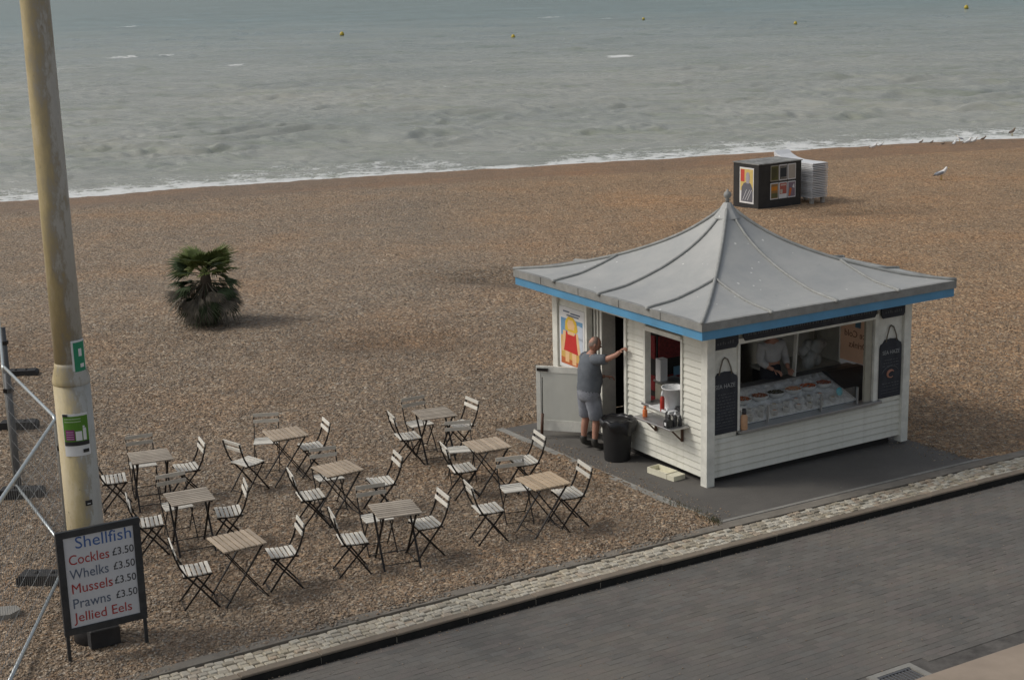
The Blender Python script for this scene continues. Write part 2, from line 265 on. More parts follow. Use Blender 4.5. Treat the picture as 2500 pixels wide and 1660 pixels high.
MT = dict(
 shingle=mat_shingle(), pebble=mat_pebble(), sea=mat_sea(), board=mat_paint_board(), lead=mat_lead(),
 trim=simple('cream_trim', (.73, .725, .66), .5, dirt=(.4, .37, .3), dirt_amt=.35, scale=4),
 door=simple('door_paint', (.60, .605, .55), .5, var=.06, scale=2, dirt=(.4, .38, .32), dirt_amt=.2),
 lead_edge=simple('lead_edge', (.27, .27, .255), .65, var=.2, scale=5, dirt=(.12, .12, .11), dirt_amt=.4),
 rib=simple('lead_roll', (.30, .305, .29), .6, var=.2, scale=8),
 blue=simple('blue_fascia_paint', (.10, .30, .50), .45, var=.10, scale=3, dirt=(.12, .2, .27), dirt_amt=.3),
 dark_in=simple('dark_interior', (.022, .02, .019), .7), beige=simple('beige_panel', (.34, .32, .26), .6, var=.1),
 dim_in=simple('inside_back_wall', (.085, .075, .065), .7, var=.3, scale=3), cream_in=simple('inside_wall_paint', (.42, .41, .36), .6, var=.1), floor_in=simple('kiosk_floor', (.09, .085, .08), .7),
 steel=simple('brushed_steel', (.42, .42, .42), .38, .8, var=.1, scale=4, bump=.05), dsteel=simple('dull_steel', (.20, .20, .205), .45, .6, var=.15),
 counter=simple('dark_counter', (.05, .05, .052), .4, var=.2), black=simple('black_paint', (.022, .022, .024), .5, var=.2, scale=8),
 slate=simple('chalkboard_black', (.028, .031, .04), .75, var=.35, scale=7, dirt=(.08, .085, .09), dirt_amt=.4),
 chalk=simple('white_chalk', (.32, .33, .33), .9, var=.3, scale=60, bump=0), chalkdim=simple('faded_chalk', (.10, .105, .11), .9, var=.4, scale=60, bump=0),
 rope=simple('grey_rope', (.16, .14, .11), .9, bs=200), white=simple('white_plastic', (.72, .73, .73), .4, var=.06, scale=3),
 paper=simple('white_paper', (.72, .72, .72), .8, var=.05), signface=simple('sign_face_white', (.60, .61, .63), .45, var=.05, scale=1.5, dirt=(.42, .43, .45), dirt_amt=.3),
 signframe=simple('sign_frame_black', (.03, .033, .036), .5, var=.3, scale=9, dirt=(.08, .08, .08), dirt_amt=.5),
 t_blue=simple('blue_lettering', (.05, .12, .32), .5, var=.05, bump=0), t_red=simple('red_lettering', (.38, .035, .03), .5, var=.05, bump=0), t_grey=simple('slate_blue_lettering', (.10, .13, .19), .5, var=.05, bump=0), t_black=simple('black_lettering', (.03, .03, .035), .5, var=.05, bump=0), t_brown=simple('brown_lettering', (.16, .07, .05), .6, bump=0),
 tabletop=simple('bleached_brown_slat', (.43, .345, .255), .7, var=.16, scale=5, bump=.3, bs=40, stretch=(1, 1, 1), dirt=(.30, .25, .19), dirt_amt=.4, rnd_obj=.16),
 tabletop_grey=simple('greyed_brown_slat', (.38, .325, .26), .75, var=.18, scale=5, bump=.3, bs=40, dirt=(.27, .24, .20), dirt_amt=.5, rnd_obj=.16), tabletop_warm=simple('warm_brown_slat', (.45, .345, .235), .7, var=.15, scale=5, bump=.3, bs=40, dirt=(.34, .26, .17), dirt_amt=.4, rnd_obj=.16),
 seat=simple('pale_weathered_slat', (.64, .61, .54), .65, var=.14, scale=6, bump=.25, bs=40, dirt=(.42, .36, .28), dirt_amt=.7, rnd_obj=.16),
 backgrey=simple('grey_weathered_slat', (.55, .50, .42), .7, var=.2, scale=6, bump=.3, bs=40, dirt=(.36, .29, .21), dirt_amt=.6, rnd_obj=.15),
 iron=simple('black_iron', (.018, .016, .015), .5, .3, var=.3, scale=20, dirt=(.07, .035, .02), dirt_amt=.3),
 concrete=simple('grey_concrete', (.26, .25, .225), .9, var=.2, scale=4, bump=.5, bs=40, dirt=(.15, .14, .12), dirt_amt=.6),
 kerbstone=simple('kerb_stone', (.20, .165, .125), .9, var=.22, scale=3, bump=.6, bs=30, dirt=(.19, .13, .09), dirt_amt=.7, rnd_obj=.12),
 edging=simple('edging_concrete', (.20, .18, .15), .95, var=.25, scale=3, bump=.6, bs=30, dirt=(.13, .10, .075), dirt_amt=.6),
 shade_and_damp=simple('damp_dark_stone', (.014, .013, .011), .9, var=.5, scale=6, bump=.6, bs=40, dirt=(.035, .03, .024), dirt_amt=.5), pad=mat_tarmac('tarmac_pad', (.118, .110, .099), (.150, .138, .120)), joint=simple('dark_joint', (.10, .092, .083), .95, var=.4, bs=90),
 mortar=simple('sett_mortar', (.29, .26, .205), .95, var=.3, scale=9, bump=.6),
 pink=simple('buff_paving', (.33, .265, .205), .9, var=.14, scale=1.5, bump=.35, bs=50, dirt=(.24, .20, .15), dirt_amt=.5),
 galv=simple('galvanised_tube', (.50, .54, .55), .35, .7, var=.12, scale=9), wire=simple('galvanised_wire', (.34, .35, .35), .5, .5, bump=0),
 darkpost=simple('dark_grey_post', (.10, .105, .11), .55, .2), rubber=simple('black_rubber', (.025, .025, .026), .8, var=.4, dirt=(.06, .05, .04)),
 pole=mat_pole(), glass=mat_glass(), binbag=simple('black_bin_bag', (.018, .018, .02), .28, var=.3, bump=.8, bs=18), binplastic=simple('black_bin_plastic', (.02, .02, .021), .55, var=.2),
 skin=simple('skin', (.42, .22, .155), .55, var=.08, scale=9, bump=.05), hair=simple('grey_cropped_hair', (.20, .155, .13), .8, var=.2, scale=30),
 tee=simple('grey_tshirt', (.125, .14, .16), .9, var=.16, scale=9, bump=1.0, bs=13), shorts=simple('grey_shorts', (.25, .265, .30), .9, var=.2, scale=9, bump=1.0, bs=12),
 boot=simple('brown_black_boot', (.045, .042, .036), .6, var=.3), sock=simple('dark_sock', (.05, .055, .05), .9), vshirt=simple('white_work_shirt', (.42, .42, .42), .85, var=.12, bump=.4, bs=12), navy=simple('dark_apron', (.018, .02, .028), .8),
 ice=simple('crushed_ice', (.60, .61, .60), .45, var=.25, scale=22, bump=1.0, bs=45), foam=simple('white_foam_tub', (.60, .61, .60), .6, var=.06),
 redsauce=simple('red_sauce', (.42, .03, .02), .3), orange=simple('orange_plastic', (.62, .16, .04), .45), sauce=simple('pinkish_sauce', (.55, .32, .18), .4), cyan=simple('turquoise_plastic', (.10, .42, .48), .4), ylw=simple('cream_plastic_crate', (.72, .69, .54), .6, var=.08),
 brownwood=simple('brown_wood', (.10, .05, .03), .6), poster_org=mat_translucent('salmon_poster', (.78, .62, .50)), paper_thin=mat_translucent('thin_white_paper', (.8, .8, .8)), bluebox=simple('blue_print', (.16, .32, .45), .7), redstock=simple('red_stock', (.20, .018, .02), .5, var=.5, scale=25),
 bag=simple('cloudy_plastic_bag', (.45, .47, .46), .5, var=.3, scale=9, bump=1, bs=9),
 gull_w=simple('white_feather', (.74, .74, .72), .8, var=.05), gull_g=simple('grey_feather', (.30, .32, .36), .8, var=.08), gull_b=simple('dark_feather', (.05, .05, .05), .8), beak=simple('yellow_beak', (.6, .42, .1), .5), brownbird=simple('mottled_brown_feather', (.2, .15, .11), .9),
 buoy=simple('yellow_buoy', (.50, .38, .04), .5), buoyb=simple('buoy_waterline', (.06, .06, .03), .6),
 frond=simple('green_frond', (.125, .155, .045), .6, var=.3, scale=5, spec=.3, rnd_obj=.3), frond2=simple('deep_green_frond', (.045, .065, .03), .65, var=.35, scale=5, spec=.2, rnd_obj=.3), dead=simple('dry_grey_frond', (.125, .112, .09), .85, var=.3, scale=5, spec=.1, rnd_obj=.4), trunk=simple('palm_trunk_fibre', (.07, .055, .04), .95, bump=1, bs=15),
 boxblack=simple('black_box_paint', (.022, .022, .022), .6, var=.4, scale=4), boxtop=simple('soiled_box_top', (.20, .20, .19), .8, var=.4, scale=5, dirt=(.55, .55, .52), dirt_amt=.6),
 lounger=simple('white_lounger_plastic', (.66, .67, .68), .5, var=.06, rnd_obj=.12), loungeleg=simple('grey_lounger_foot', (.33, .31, .28), .7),
 grass=simple('weed_green', (.10, .10, .045), .9, var=.3),
 blockatt=mat_block('road_block_joined', None, attr=True), block=mat_block('road_block', [(.136, .125, .110), (.139, .128, .113), (.147, .130, .116), (.137, .129, .116), (.143, .131, .116)]),
 settatt=mat_block('sett_stone_joined', None, attr=True, rough=.9), sett=mat_block('sett_stone', [(.30, .265, .205), (.40, .36, .29), (.50, .46, .375), (.36, .315, .235), (.45, .42, .35), (.37, .30, .225)]),
)
def flat(name, c, rough=.8):
    if name not in MT: MT[name] = simple(name, c, rough, var=.08, scale=10, bump=0)
    return MT[name]

# ------------------------------------------------------------------ mesh helpers
class MB:
    def __init__(s): s.v = []; s.f = []; s.sm = []; s.mi = []
    def add(s, vs, fs, smooth=False, mi=0):
        o = len(s.v); s.v += [tuple(v) for v in vs]
        for f in fs: s.f.append(tuple(i+o for i in f)); s.sm.append(smooth); s.mi.append(mi)
        return s
    def box(s, x0, x1, y0, y1, z0, z1, mi=0, M=None, ch=0):
        if ch > 0:
            pts = []
            for z, i in ((z0, 0), (z1-ch, 0), (z1, ch)):
                pts += [(x0+i, y0+i, z), (x1-i, y0+i, z), (x1-i, y1-i, z), (x0+i, y1-i, z)]
            fs = [(3, 2, 1, 0), (8, 9, 10, 11)]
            for b in (0, 4):
                for k in range(4): fs.append((b+k, b+(k+1) % 4, b+4+(k+1) % 4, b+4+k))
        else:
            pts = [(x0, y0, z0), (x1, y0, z0), (x1, y1, z0), (x0, y1, z0), (x0, y0, z1), (x1, y0, z1), (x1, y1, z1), (x0, y1, z1)]
            fs = [(3, 2, 1, 0), (4, 5, 6, 7), (0, 1, 5, 4), (1, 2, 6, 5), (2, 3, 7, 6), (3, 0, 4, 7)]
        if M: pts = [tuple(M @ Vector(p)) for p in pts]
        return s.add(pts, fs, False, mi)
    def prism(s, poly, axis, a, b, mi=0):   # poly of 2d points extruded along axis ('x','y','z') from a to b
        def mk(p, t): return {'x': (t, p[0], p[1]), 'y': (p[0], t, p[1]), 'z': (p[0], p[1], t)}[axis]
        n = len(poly); vs_ = [mk(p, a) for p in poly]+[mk(p, b) for p in poly]
        fs = [tuple(range(n))[::-1], tuple(range(n, 2*n))]+[(i, (i+1) % n, n+(i+1) % n, n+i) for i in range(n)]
        return s.add(vs_, fs, False, mi)
    def tube(s, pts, r, n=8, mi=0, smooth=True, caps=True, ell=None):
        pts = [Vector(p) for p in pts]; m = len(pts)
        rr = r if isinstance(r, (list, tuple)) else [r]*m
        T = []
        for i in range(m):
            d = (pts[min(i+1, m-1)]-pts[max(i-1, 0)]); T.append(d.normalized() if d.length else Vector((0, 0, 1)))
        a = Vector((0, 0, 1)) if abs(T[0].z) < .9 else Vector((1, 0, 0))
        u = T[0].cross(a).normalized(); vs_ = []
        for i in range(m):
            u = (u-T[i]*u.dot(T[i])).normalized(); w = T[i].cross(u)
            for k in range(n):
                t = 2*math.pi*k/n; vs_.append(pts[i]+(u*math.cos(t)+w*math.sin(t))*rr[i])
        fs = [(i*n+k, i*n+(k+1) % n, (i+1)*n+(k+1) % n, (i+1)*n+k) for i in range(m-1) for k in range(n)]
        if caps: fs += [tuple(range(n))[::-1], tuple(range((m-1)*n, m*n))]
        return s.add(vs_, fs, smooth, mi)
    def bar(s, a, b, w, h, mi=0, up=(0, 0, 1)):     # rectangular bar from a to b
        a, b = Vector(a), Vector(b); t = (b-a).normalized(); up = Vector(up)
        x = t.cross(up); x = x.normalized() if x.length > 1e-4 else Vector((1, 0, 0)); y = x.cross(t).normalized()
        vs_ = [p+x*sx*w/2+y*sy*h/2 for p in (a, b) for sx, sy in ((-1, -1), (1, -1), (1, 1), (-1, 1))]
        return s.add(vs_, [(3, 2, 1, 0), (4, 5, 6, 7), (0, 1, 5, 4), (1, 2, 6, 5), (2, 3, 7, 6), (3, 0, 4, 7)], False, mi)
    def lathe(s, prof, n=16, mi=0, c=(0, 0), smooth=True, sx=1, sy=1):
        vs_ = [(c[0]+r*math.cos(2*math.pi*k/n)*sx, c[1]+r*math.sin(2*math.pi*k/n)*sy, z) for r, z in prof for k in range(n)]
        m = len(prof); fs = [(i*n+k, i*n+(k+1) % n, (i+1)*n+(k+1) % n, (i+1)*n+k) for i in range(m-1) for k in range(n)]
        fs += [tuple(range(n))[::-1], tuple(range((m-1)*n, m*n))]
        return s.add(vs_, fs, smooth, mi)
    def ball(s, c, r, n=10, m=7, mi=0, M=None):
        rx, ry, rz = (r, r, r) if not isinstance(r, (tuple, list)) else r
        vs_ = []
        for i in range(m+1):
            ph = math.pi*i/m
            for k in range(n):
                t = 2*math.pi*k/n; p = Vector((rx*math.sin(ph)*math.cos(t), ry*math.sin(ph)*math.sin(t), -rz*math.cos(ph)))
                if M: p = M @ p
                vs_.append((c[0]+p[0], c[1]+p[1], c[2]+p[2]))
        fs = [(i*n+k, i*n+(k+1) % n, (i+1)*n+(k+1) % n, (i+1)*n+k) for i in range(m) for k in range(n)]
        return s.add(vs_, fs, True, mi)
    def mesh(s, name, mats):
        me = bpy.data.meshes.new(name); me.from_pydata(s.v, [], s.f)
        mats = mats if isinstance(mats, (list, tuple)) else [mats]
        for m in mats: me.materials.append(MT[m] if isinstance(m, str) else m)
        me.polygons.foreach_set('use_smooth', s.sm); me.polygons.foreach_set('material_index', s.mi); me.update()
        return me
    def build(s, name, mats, parent=None, loc=(0, 0, 0), rot=(0, 0, 0)): return link(name, s.mesh(name, mats), parent, loc, rot)
def link(name, me, parent=None, loc=(0, 0, 0), rot=(0, 0, 0)):
    o = bpy.data.objects.new(name, me); COL.objects.link(o); o.location = loc; o.rotation_euler = rot
    if parent is not None: o.parent = parent
    return o
def tag(o, label=None, cat=None, group=None, kind=None):
    if label: o['label'] = label
    if cat: o['category'] = cat
    if group: o['group'] = group
    if kind: o['kind'] = kind
    return o
def thing(name, loc, rz=0, label=None, cat=None, group=None):
    o = bpy.data.objects.new(name, None); o.empty_display_size = .2; COL.objects.link(o); o.location = loc; o.rotation_euler = (0, 0, rz)
    return tag(o, label, cat, group)
def copy_tree(o, parent=None):
    c = o.copy(); COL.objects.link(c)
    if parent is not None: c.parent = parent; c.matrix_parent_inverse = o.matrix_parent_inverse
    for ch in KIDS.get(o.name, []): copy_tree_child(ch, c)
    return c
KIDS = {}
def copy_thing(root, loc, rz):
    r = root.copy(); COL.objects.link(r); r.location = loc; r.rotation_euler = (0, 0, rz)
    for ch in root.children:
        c = ch.copy(); COL.objects.link(c); c.parent = r
        for g in ch.children: d = g.copy(); COL.objects.link(d); d.parent = c
    return r
def text_mesh(s, size, mat, width=None, ext=.001, flip=False, align='LEFT', bold=0.0):
    cu = bpy.data.curves.new('lettering', 'FONT'); cu.body = s; cu.size = size; cu.extrude = ext; cu.align_x = align; cu.resolution_u = 3
    o = bpy.data.objects.new('tmp', cu); COL.objects.link(o)
    dg = bpy.context.evaluated_depsgraph_get(); me = bpy.data.meshes.new_from_object(o.evaluated_get(dg)); bpy.data.objects.remove(o)
    co = np.zeros(len(me.vertices)*3); me.vertices.foreach_get('co', co); co = co.reshape(-1, 3)
    if width: co[:, 0] *= width/max(1e-6, co[:, 0].max()-min(0, co[:, 0].min()))
    if flip: co[:, 0] *= -1
    me.vertices.foreach_set('co', co.ravel()); me.materials.clear(); me.materials.append(MT[mat]); me.update(); return me
def np_mesh(name, V, Fq, mat, smooth=True):
    me = bpy.data.meshes.new(name); V = np.asarray(V, np.float32); Fq = np.asarray(Fq, np.int32); n = Fq.shape[1]
    me.vertices.add(len(V)); me.vertices.foreach_set('co', V.ravel())
    me.loops.add(Fq.size); me.loops.foreach_set('vertex_index', Fq.ravel())
    me.polygons.add(len(Fq)); me.polygons.foreach_set('loop_start', np.arange(0, Fq.size, n, dtype=np.int32)); me.polygons.foreach_set('loop_total', np.full(len(Fq), n, np.int32))
    me.polygons.foreach_set('use_smooth', np.full(len(Fq), smooth)); me.materials.append(MT[mat]); me.update(calc_edges=True); return me
def grid_faces(nr, nc):
    i = np.arange((nr-1))[:, None]*nc+np.arange(nc-1)[None, :]; i = i.ravel(); return np.stack([i, i+1, i+nc+1, i+nc], 1)

# ------------------------------------------------------------------ the beach
def axis(fine0, fine1, st, lo, hi, gr):
    a = list(np.arange(fine0, fine1, st)); d = st; x = a[-1]
    while x < hi: d *= gr; x += d; a.append(x)
    d = st; x = a[0]; L_ = []
    while x > lo: d *= gr; x -= d; L_.append(x)
    return np.array(L_[::-1]+a)
ea = axis(-12.5, 7.5, .085, -900, 900, 1.045)
ev = axis(0, 15, .085, -.001, 130, 1.018); ev = ev[ev >= 0]
EA, EV = np.meshgrid(ea, ev)
EB = -1.55+kerb_off(np.clip(EA, -14, 60))+EV
X = NX+EA*cY-EB*sY; Y = NY+EA*sY+EB*cY
Z = terrain(X, Y)
Z = np.where(EV < .2, G*(Y-Y0)-.03+(Z-G*(Y-Y0))*.3, Z)
onpad = (EA > -.85) & (EA < 3.95) & (EB > -1.6) & (EB < 4.6)
Z = np.where(onpad, np.minimum(Z, G*(Y-Y0)-.05), Z)
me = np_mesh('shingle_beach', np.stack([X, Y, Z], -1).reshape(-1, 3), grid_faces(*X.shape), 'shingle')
wet = np.clip((Y-y_crest(X))/.35, 0, 1)
at = me.attributes.new('wet', 'FLOAT', 'POINT'); at.data.foreach_set('value', wet.astype(np.float32).ravel())
at = me.attributes.new('warm', 'FLOAT', 'POINT'); at.data.foreach_set('value', np.clip((X+.10*Y-1)/9+.9*(fbm(X/8, Y/8, 77, 3)-.5), 0, 1).astype(np.float32).ravel())
hol_shade = 0*X  # painted shade mask: darkens the shingle colour in and around each hollow
for hx, hy, rx, ry, d in HOL: hol_shade = np.maximum(hol_shade, np.exp(-((X-hx)/rx/1.3)**2-((Y-hy)/ry/1.6)**2))
hol_shade = np.clip(hol_shade*1.1*(.5+fbm(X/1.1, Y/1.1, 99, 3)), 0, 1)
at = me.attributes.new('shade_and_damp', 'FLOAT', 'POINT'); at.data.foreach_set('value', hol_shade.astype(np.float32).ravel())
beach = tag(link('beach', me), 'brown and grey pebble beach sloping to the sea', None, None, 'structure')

# loose pebbles you can see one by one in the near half of the beach
rg = np.random.default_rng(5)
def pebbles(name, x, y, z, smin, smax, label, parent=None):
    n = len(x)
    base = np.array([(1, 0, 0), (0, 1, 0), (-1, 0, 0), (0, -1, 0), (0, 0, 1), (0, 0, -1)], float)
    fc = np.array([(0, 1, 4), (1, 2, 4), (2, 3, 4), (3, 0, 4), (1, 0, 5), (2, 1, 5), (3, 2, 5), (0, 3, 5)])
    s = smin+(smax-smin)*rg.random(n)**2.2
    sc = np.stack([s, s*(.55+.4*rg.random(n)), s*(.3+.3*rg.random(n))], -1)
    a = rg.random(n)*6.283
    V = base[None]*sc[:, None]*(1+.25*(rg.random((n, 6, 1))-.5))
    tx, ty = (rg.random(n)-.5)*.9, (rg.random(n)-.5)*.9
    V[:, :, 2] += V[:, :, 0]*tx[:, None]+V[:, :, 1]*ty[:, None]
    ca, sa = np.cos(a)[:, None], np.sin(a)[:, None]
    vx = V[:, :, 0]*ca-V[:, :, 1]*sa+x[:, None]; vy = V[:, :, 0]*sa+V[:, :, 1]*ca+y[:, None]; vz = V[:, :, 2]+z[:, None]+s[:, None]*.18
    me = np_mesh(name, np.stack([vx, vy, vz], -1).reshape(-1, 3), (fc[None]+6*np.arange(n)[:, None, None]).reshape(-1, 3), 'pebble')
    pal = np.array([(.15, .105, .07), (.23, .165, .11), (.30, .225, .155), (.36, .27, .185), (.33, .205, .12), (.30, .275, .24), (.44, .36, .27), (.60, .53, .43), (.26, .245, .225), (.12, .10, .08)])
    pr = np.array([.13, .19, .20, .14, .08, .09, .08, .025, .045, .02]); pr = pr/pr.sum()
    c = pal[rg.choice(len(pal), n, p=pr)]; c = (c*.62+np.array([.285, .222, .16])*.38)*(.88+.24*rg.random((n, 1)))
    c = np.concatenate([c, np.ones((n, 1))], 1)
    ca_ = me.color_attributes.new('Col', 'FLOAT_COLOR', 'POINT'); ca_.data.foreach_set('color', np.repeat(c, 6, 0).astype(np.float32).ravel())
    return tag(link(name, me, parent), label, None, None, 'stuff')
N_P = 250000
yy = 12.8+(33-12.8)*rg.random(N_P)**1.25; xx = (rg.random(N_P)*.80-.40)*yy*1.02
a_, b_ = w2k(xx, yy); 
keep = (b_ > -1.50+kerb_off(a_)+.02*rg.random(N_P)) & ~((a_ > -.93+.1*rg.random(N_P)) & (a_ < 3.90+.5*(fbm(b_*2, b_*0, 4)-.3)) & (b_ < 4.3) & (b_ > -1.55)) & ~((a_ > 3.2) & (b_ < -1.28))
keep &= rg.random(N_P) < np.clip(1.5-(yy-12.8)/18, .35, 1)
xx, yy = xx[keep], yy[keep]
pebbles('pebbles', xx, yy, terrain(xx, yy), .010, .029, 'loose rounded shingle pebbles covering the beach')

# ------------------------------------------------------------------ the sea
ar = np.linspace(-.60, .60, 620); 
inv = np.linspace(1/57.0, 1/900.0, 620); yr = list(1/inv)+[1100, 1500, 2300, 4000, 8000, 15000]
yr = np.array(yr); AR, YR = np.meshgrid(ar, yr); X = AR*YR; Y = YR
yw = y_water(np.clip(X, -80, 120)); Y = Y-(57-0)*0; dsh = Y-yw
z = np.zeros_like(X); rs = np.random.default_rng(3)
wx = X+2.6*(fbm(X/6, Y/6, 31, 3)-.5)*2; wy = Y+3.6*(fbm(X/11, Y/11, 41, 3)-.5)*2
for i in range(26):
    lam = 1.3*(5.5/1.3)**rs.random()*(1.3 if i < 4 else 1); th = math.radians(104+rs.normal()*27); k = 2*math.pi/lam
    fade = np.clip(1-(Y/lam-110)/150, 0, 1)
    s_ = np.sin(k*(wx*math.cos(th)+wy*math.sin(th))+rs.random()*6.28); z += fade*lam*.0058*(s_+.35*(s_*s_-.5))
for i in range(16):
    lam = .55+1.1*rs.random(); th = math.radians(104+rs.normal()*42); k = 2*math.pi/lam
    z += np.clip(1-(Y/lam-75)/60, 0, 1)*lam*.0105*np.sin(k*(wx*math.cos(th)+wy*math.sin(th))+rs.random()*6.28)
amp = .6+.9*fbm(X/14, Y/9, 51, 3)
z = z*amp*np.clip(dsh/14, .10, 1)
for q_, w_ in ((3.2, 1.0), (9.5, 1.8)):          # low breakers rolling in beside the shore
    line = q_+1.6*(fbm(X/10, X*0+q_, 61, 3)-.5)*2; z += .16*np.exp(-((dsh-line)/w_)**2)*np.clip(fbm(X/7, X*0+q_, 71, 2)*2.4-.7, 0, 1)
V = np.stack([X, Y, SEA+z], -1).reshape(-1, 3)
me = np_mesh('sea_surface', V, grid_faces(*X.shape), 'sea')
n1 = fbm(X/6.0, X*0, 81, 3)
width = .8+5.0*np.clip((n1-.45)*3, 0, 1)
width = np.where(X > 3, np.maximum(width, 4.5+2.5*(n1-.5)), width)
width = np.where((X < -16), np.maximum(width, 5.0), width)
fo = np.clip(1-dsh/width, 0, 1)**.6*(.42+.95*fbm(X/1.3, Y/1.0, 91, 4))
fo = np.maximum(fo, np.clip(1-np.abs(dsh-.12)/.4, 0, 1)*(.35+.85*np.clip(n1*2.8-.9, 0, 1)))
fo = np.maximum(fo, .62*np.exp(-((dsh-width*.95)/.35)**2)*np.clip(n1*2-.6, 0, 1))
n2 = fbm(X/4.5, Y/2.2, 123, 3)
fo = np.maximum(fo, .66*np.clip(1-dsh/8.5, 0, 1)**.5*np.clip(n2*3.4-1.15, 0, 1)*(dsh > 0))
for px, py, ww, st in ((1512, 138, 1.5, 1.25), (300, 141, 2.2, .95), (405, 137, 1.5, .9), (575, 161, 1.4, .8), (310, 66, 3, .9), (1345, 43, 3.5, .85), (1480, 46, 2, .6), (1075, 215, 2, .45), (150, 170, 2, .6), (1425, 134, 3, .5)):
    d = ray(px, py); t = (SEA-CAM_H)/d.z; cx, cy_ = d.x*t, d.y*t
    fo = np.maximum(fo, st*.92*np.exp(-((X-cx)/ww)**2-((Y-cy_)/(.9+.012*cy_))**2))
for nm_, a_v in (('foam', fo), ('far', np.clip((Y-120)/230, 0, 1))):
    at = me.attributes.new(nm_, 'FLOAT', 'POINT'); at.data.foreach_set('value', a_v.astype(np.float32).ravel())
tag(link('sea', me), 'grey green choppy sea with white surf along the shore', None, None, 'structure')

# ------------------------------------------------------------------ road, kerb, setts, tarmac pad (all run parallel to the kiosk)
ROADZ = -.098
def slab(name, a0, a1, fb0, fb1, dz0, dz1, mat, n=40, parent=None, kind='structure', label=None):
    m = MB(); aa = [a0+(a1-a0)*i/n for i in range(n+1)]; vs_ = []
    for a in aa:
        off = float(kerb_off(np.array(a)))
        for b, dz in ((fb0, dz0), (fb1, dz0), (fb1, dz1), (fb0, dz1)):
            p = k2w(a, b+off, 0); vs_.append((p.x, p.y, gz(p.y)+dz))
    fs = [(i*4+k, i*4+(k+1) % 4, i*4+4+(k+1) % 4, i*4+4+k) for i in range(n) for k in range(4)]+[(3, 2, 1, 0), (n*4, n*4+1, n*4+2, n*4+3)]
    m.add(vs_, fs); o = m.build(name, mat, parent)
    return tag(o, label, None, None, kind)
road = slab('road', -70, 70, -14, -2.02, -.6, ROADZ-.006, 'joint', 60, label='grey block paved road in front of the kiosk')
gutter = slab('gutter', -70, 70, -2.124, -2.021, -.5, ROADZ-.002, 'shade_and_damp', 60, label='dark debris filled gutter under the kerb')
# flush tarmac-coloured paving blocks laid in running bond
BL, BW = .200, .100
cells = []
for r in range(36):
    b = -2.125-(r+.5)*BW
    a = -11.8+(.5*BL if r % 2 else 0)
    while a < 4.6:
        p = k2w(a, b+float(kerb_off(np.array(a)))); px = None
        rel = Vector((p.x, p.y, gz(p.y)+ROADZ-CAM_H)); dp = rel.dot(fw)
        sx, sy_ = rel.dot(RT)/dp*F_PX+1250, 830-rel.dot(UP)/dp*F_PX
        if -60 < sx < 2560 and sy_ < 1720: cells.append((dp, a, b, r))
        a += BL
cells.sort()
drain_at = gnd(2215, 1660, ROADZ); da, db = w2k(drain_at.x, drain_at.y)
print('drain', da, db)
cells = [c for c in cells if not (abs(c[1]-da) < .42 and c[2] < db+.30)]
bm_ = MB(); bm_.box(-BL/2+.0007, BL/2-.0007, -BW/2+.0007, BW/2-.0007, -.06, 0, ch=.0015); bme = bm_.mesh('paving_block', 'block')
for i, (dp, a, b, r) in enumerate(cells[:300]):
    off = float(kerb_off(np.array(a))); p = k2w(a, b+off); o = link('paving_block', bme, road); o.location = (p.x, p.y, gz(p.y)+ROADZ+rnd.uniform(-.0006, .0008))
    o.rotation_euler = (rnd.uniform(-.006, .006)+G*cY, rnd.uniform(-.005, .005), YAW+rnd.uniform(-.004, .004)); o.scale = (rnd.choice((1, 1, 1, .99)), rnd.choice((1,)*13+(.94,)), 1)
def joined_blocks(name, items, lx, ly, h, mat, pal, parent, label, ch=.004):
    bx = MB().box(-lx/2, lx/2, -ly/2, ly/2, -h, 0, ch=ch); bv = np.array(bx.v); nb = len(bv); n = len(items)
    it = np.array(items, float)       # x, y, z, rot, sx, sy, tilt
    ca, sa = np.cos(it[:, 3])[:, None], np.sin(it[:, 3])[:, None]
    vx = bv[None, :, 0]*it[:, 4:5]; vy = bv[None, :, 1]*it[:, 5:6]; vz = bv[None, :, 2]+vx*it[:, 6:7]+vy*it[:, 7:8]
    V = np.stack([vx*ca-vy*sa+it[:, 0:1], vx*sa+vy*ca+it[:, 1:2], vz+it[:, 2:3]], -1).reshape(-1, 3)
    Fq = (np.array(bx.f)[None]+nb*np.arange(n)[:, None, None]).reshape(-1, 4)
    me = np_mesh(name, V, Fq, mat, False); pal = np.array(pal)
    c = pal[rg.integers(0, len(pal), n)]*(.9+.2*rg.random((n, 1))); c = np.concatenate([c, np.ones((n, 1))], 1)
    ca_ = me.color_attributes.new('Col', 'FLOAT_COLOR', 'POINT'); ca_.data.foreach_set('color', np.repeat(c, nb, 0).astype(np.float32).ravel())
    return tag(link(name, me, parent), label, None, None, 'stuff')
its = []
for dp, a, b, r in cells[300:]:
    p = k2w(a, b+float(kerb_off(np.array(a)))); its.append((p.x, p.y, gz(p.y)+ROADZ+rnd.uniform(-.0006, .0008), YAW+rnd.uniform(-.004, .004), rnd.choice((1, 1, 1, .99)), rnd.choice((1,)*13+(.94,)), rnd.uniform(-.005, .005), G*cY))
joined_blocks('paving_blocks', its, BL-.0014, BW-.0014, .06, 'blockatt', [(.136, .125, .110), (.139, .128, .113), (.147, .130, .116), (.137, .129, .116), (.143, .131, .116)], road, 'remaining grey paving blocks of the road', ch=.0015)

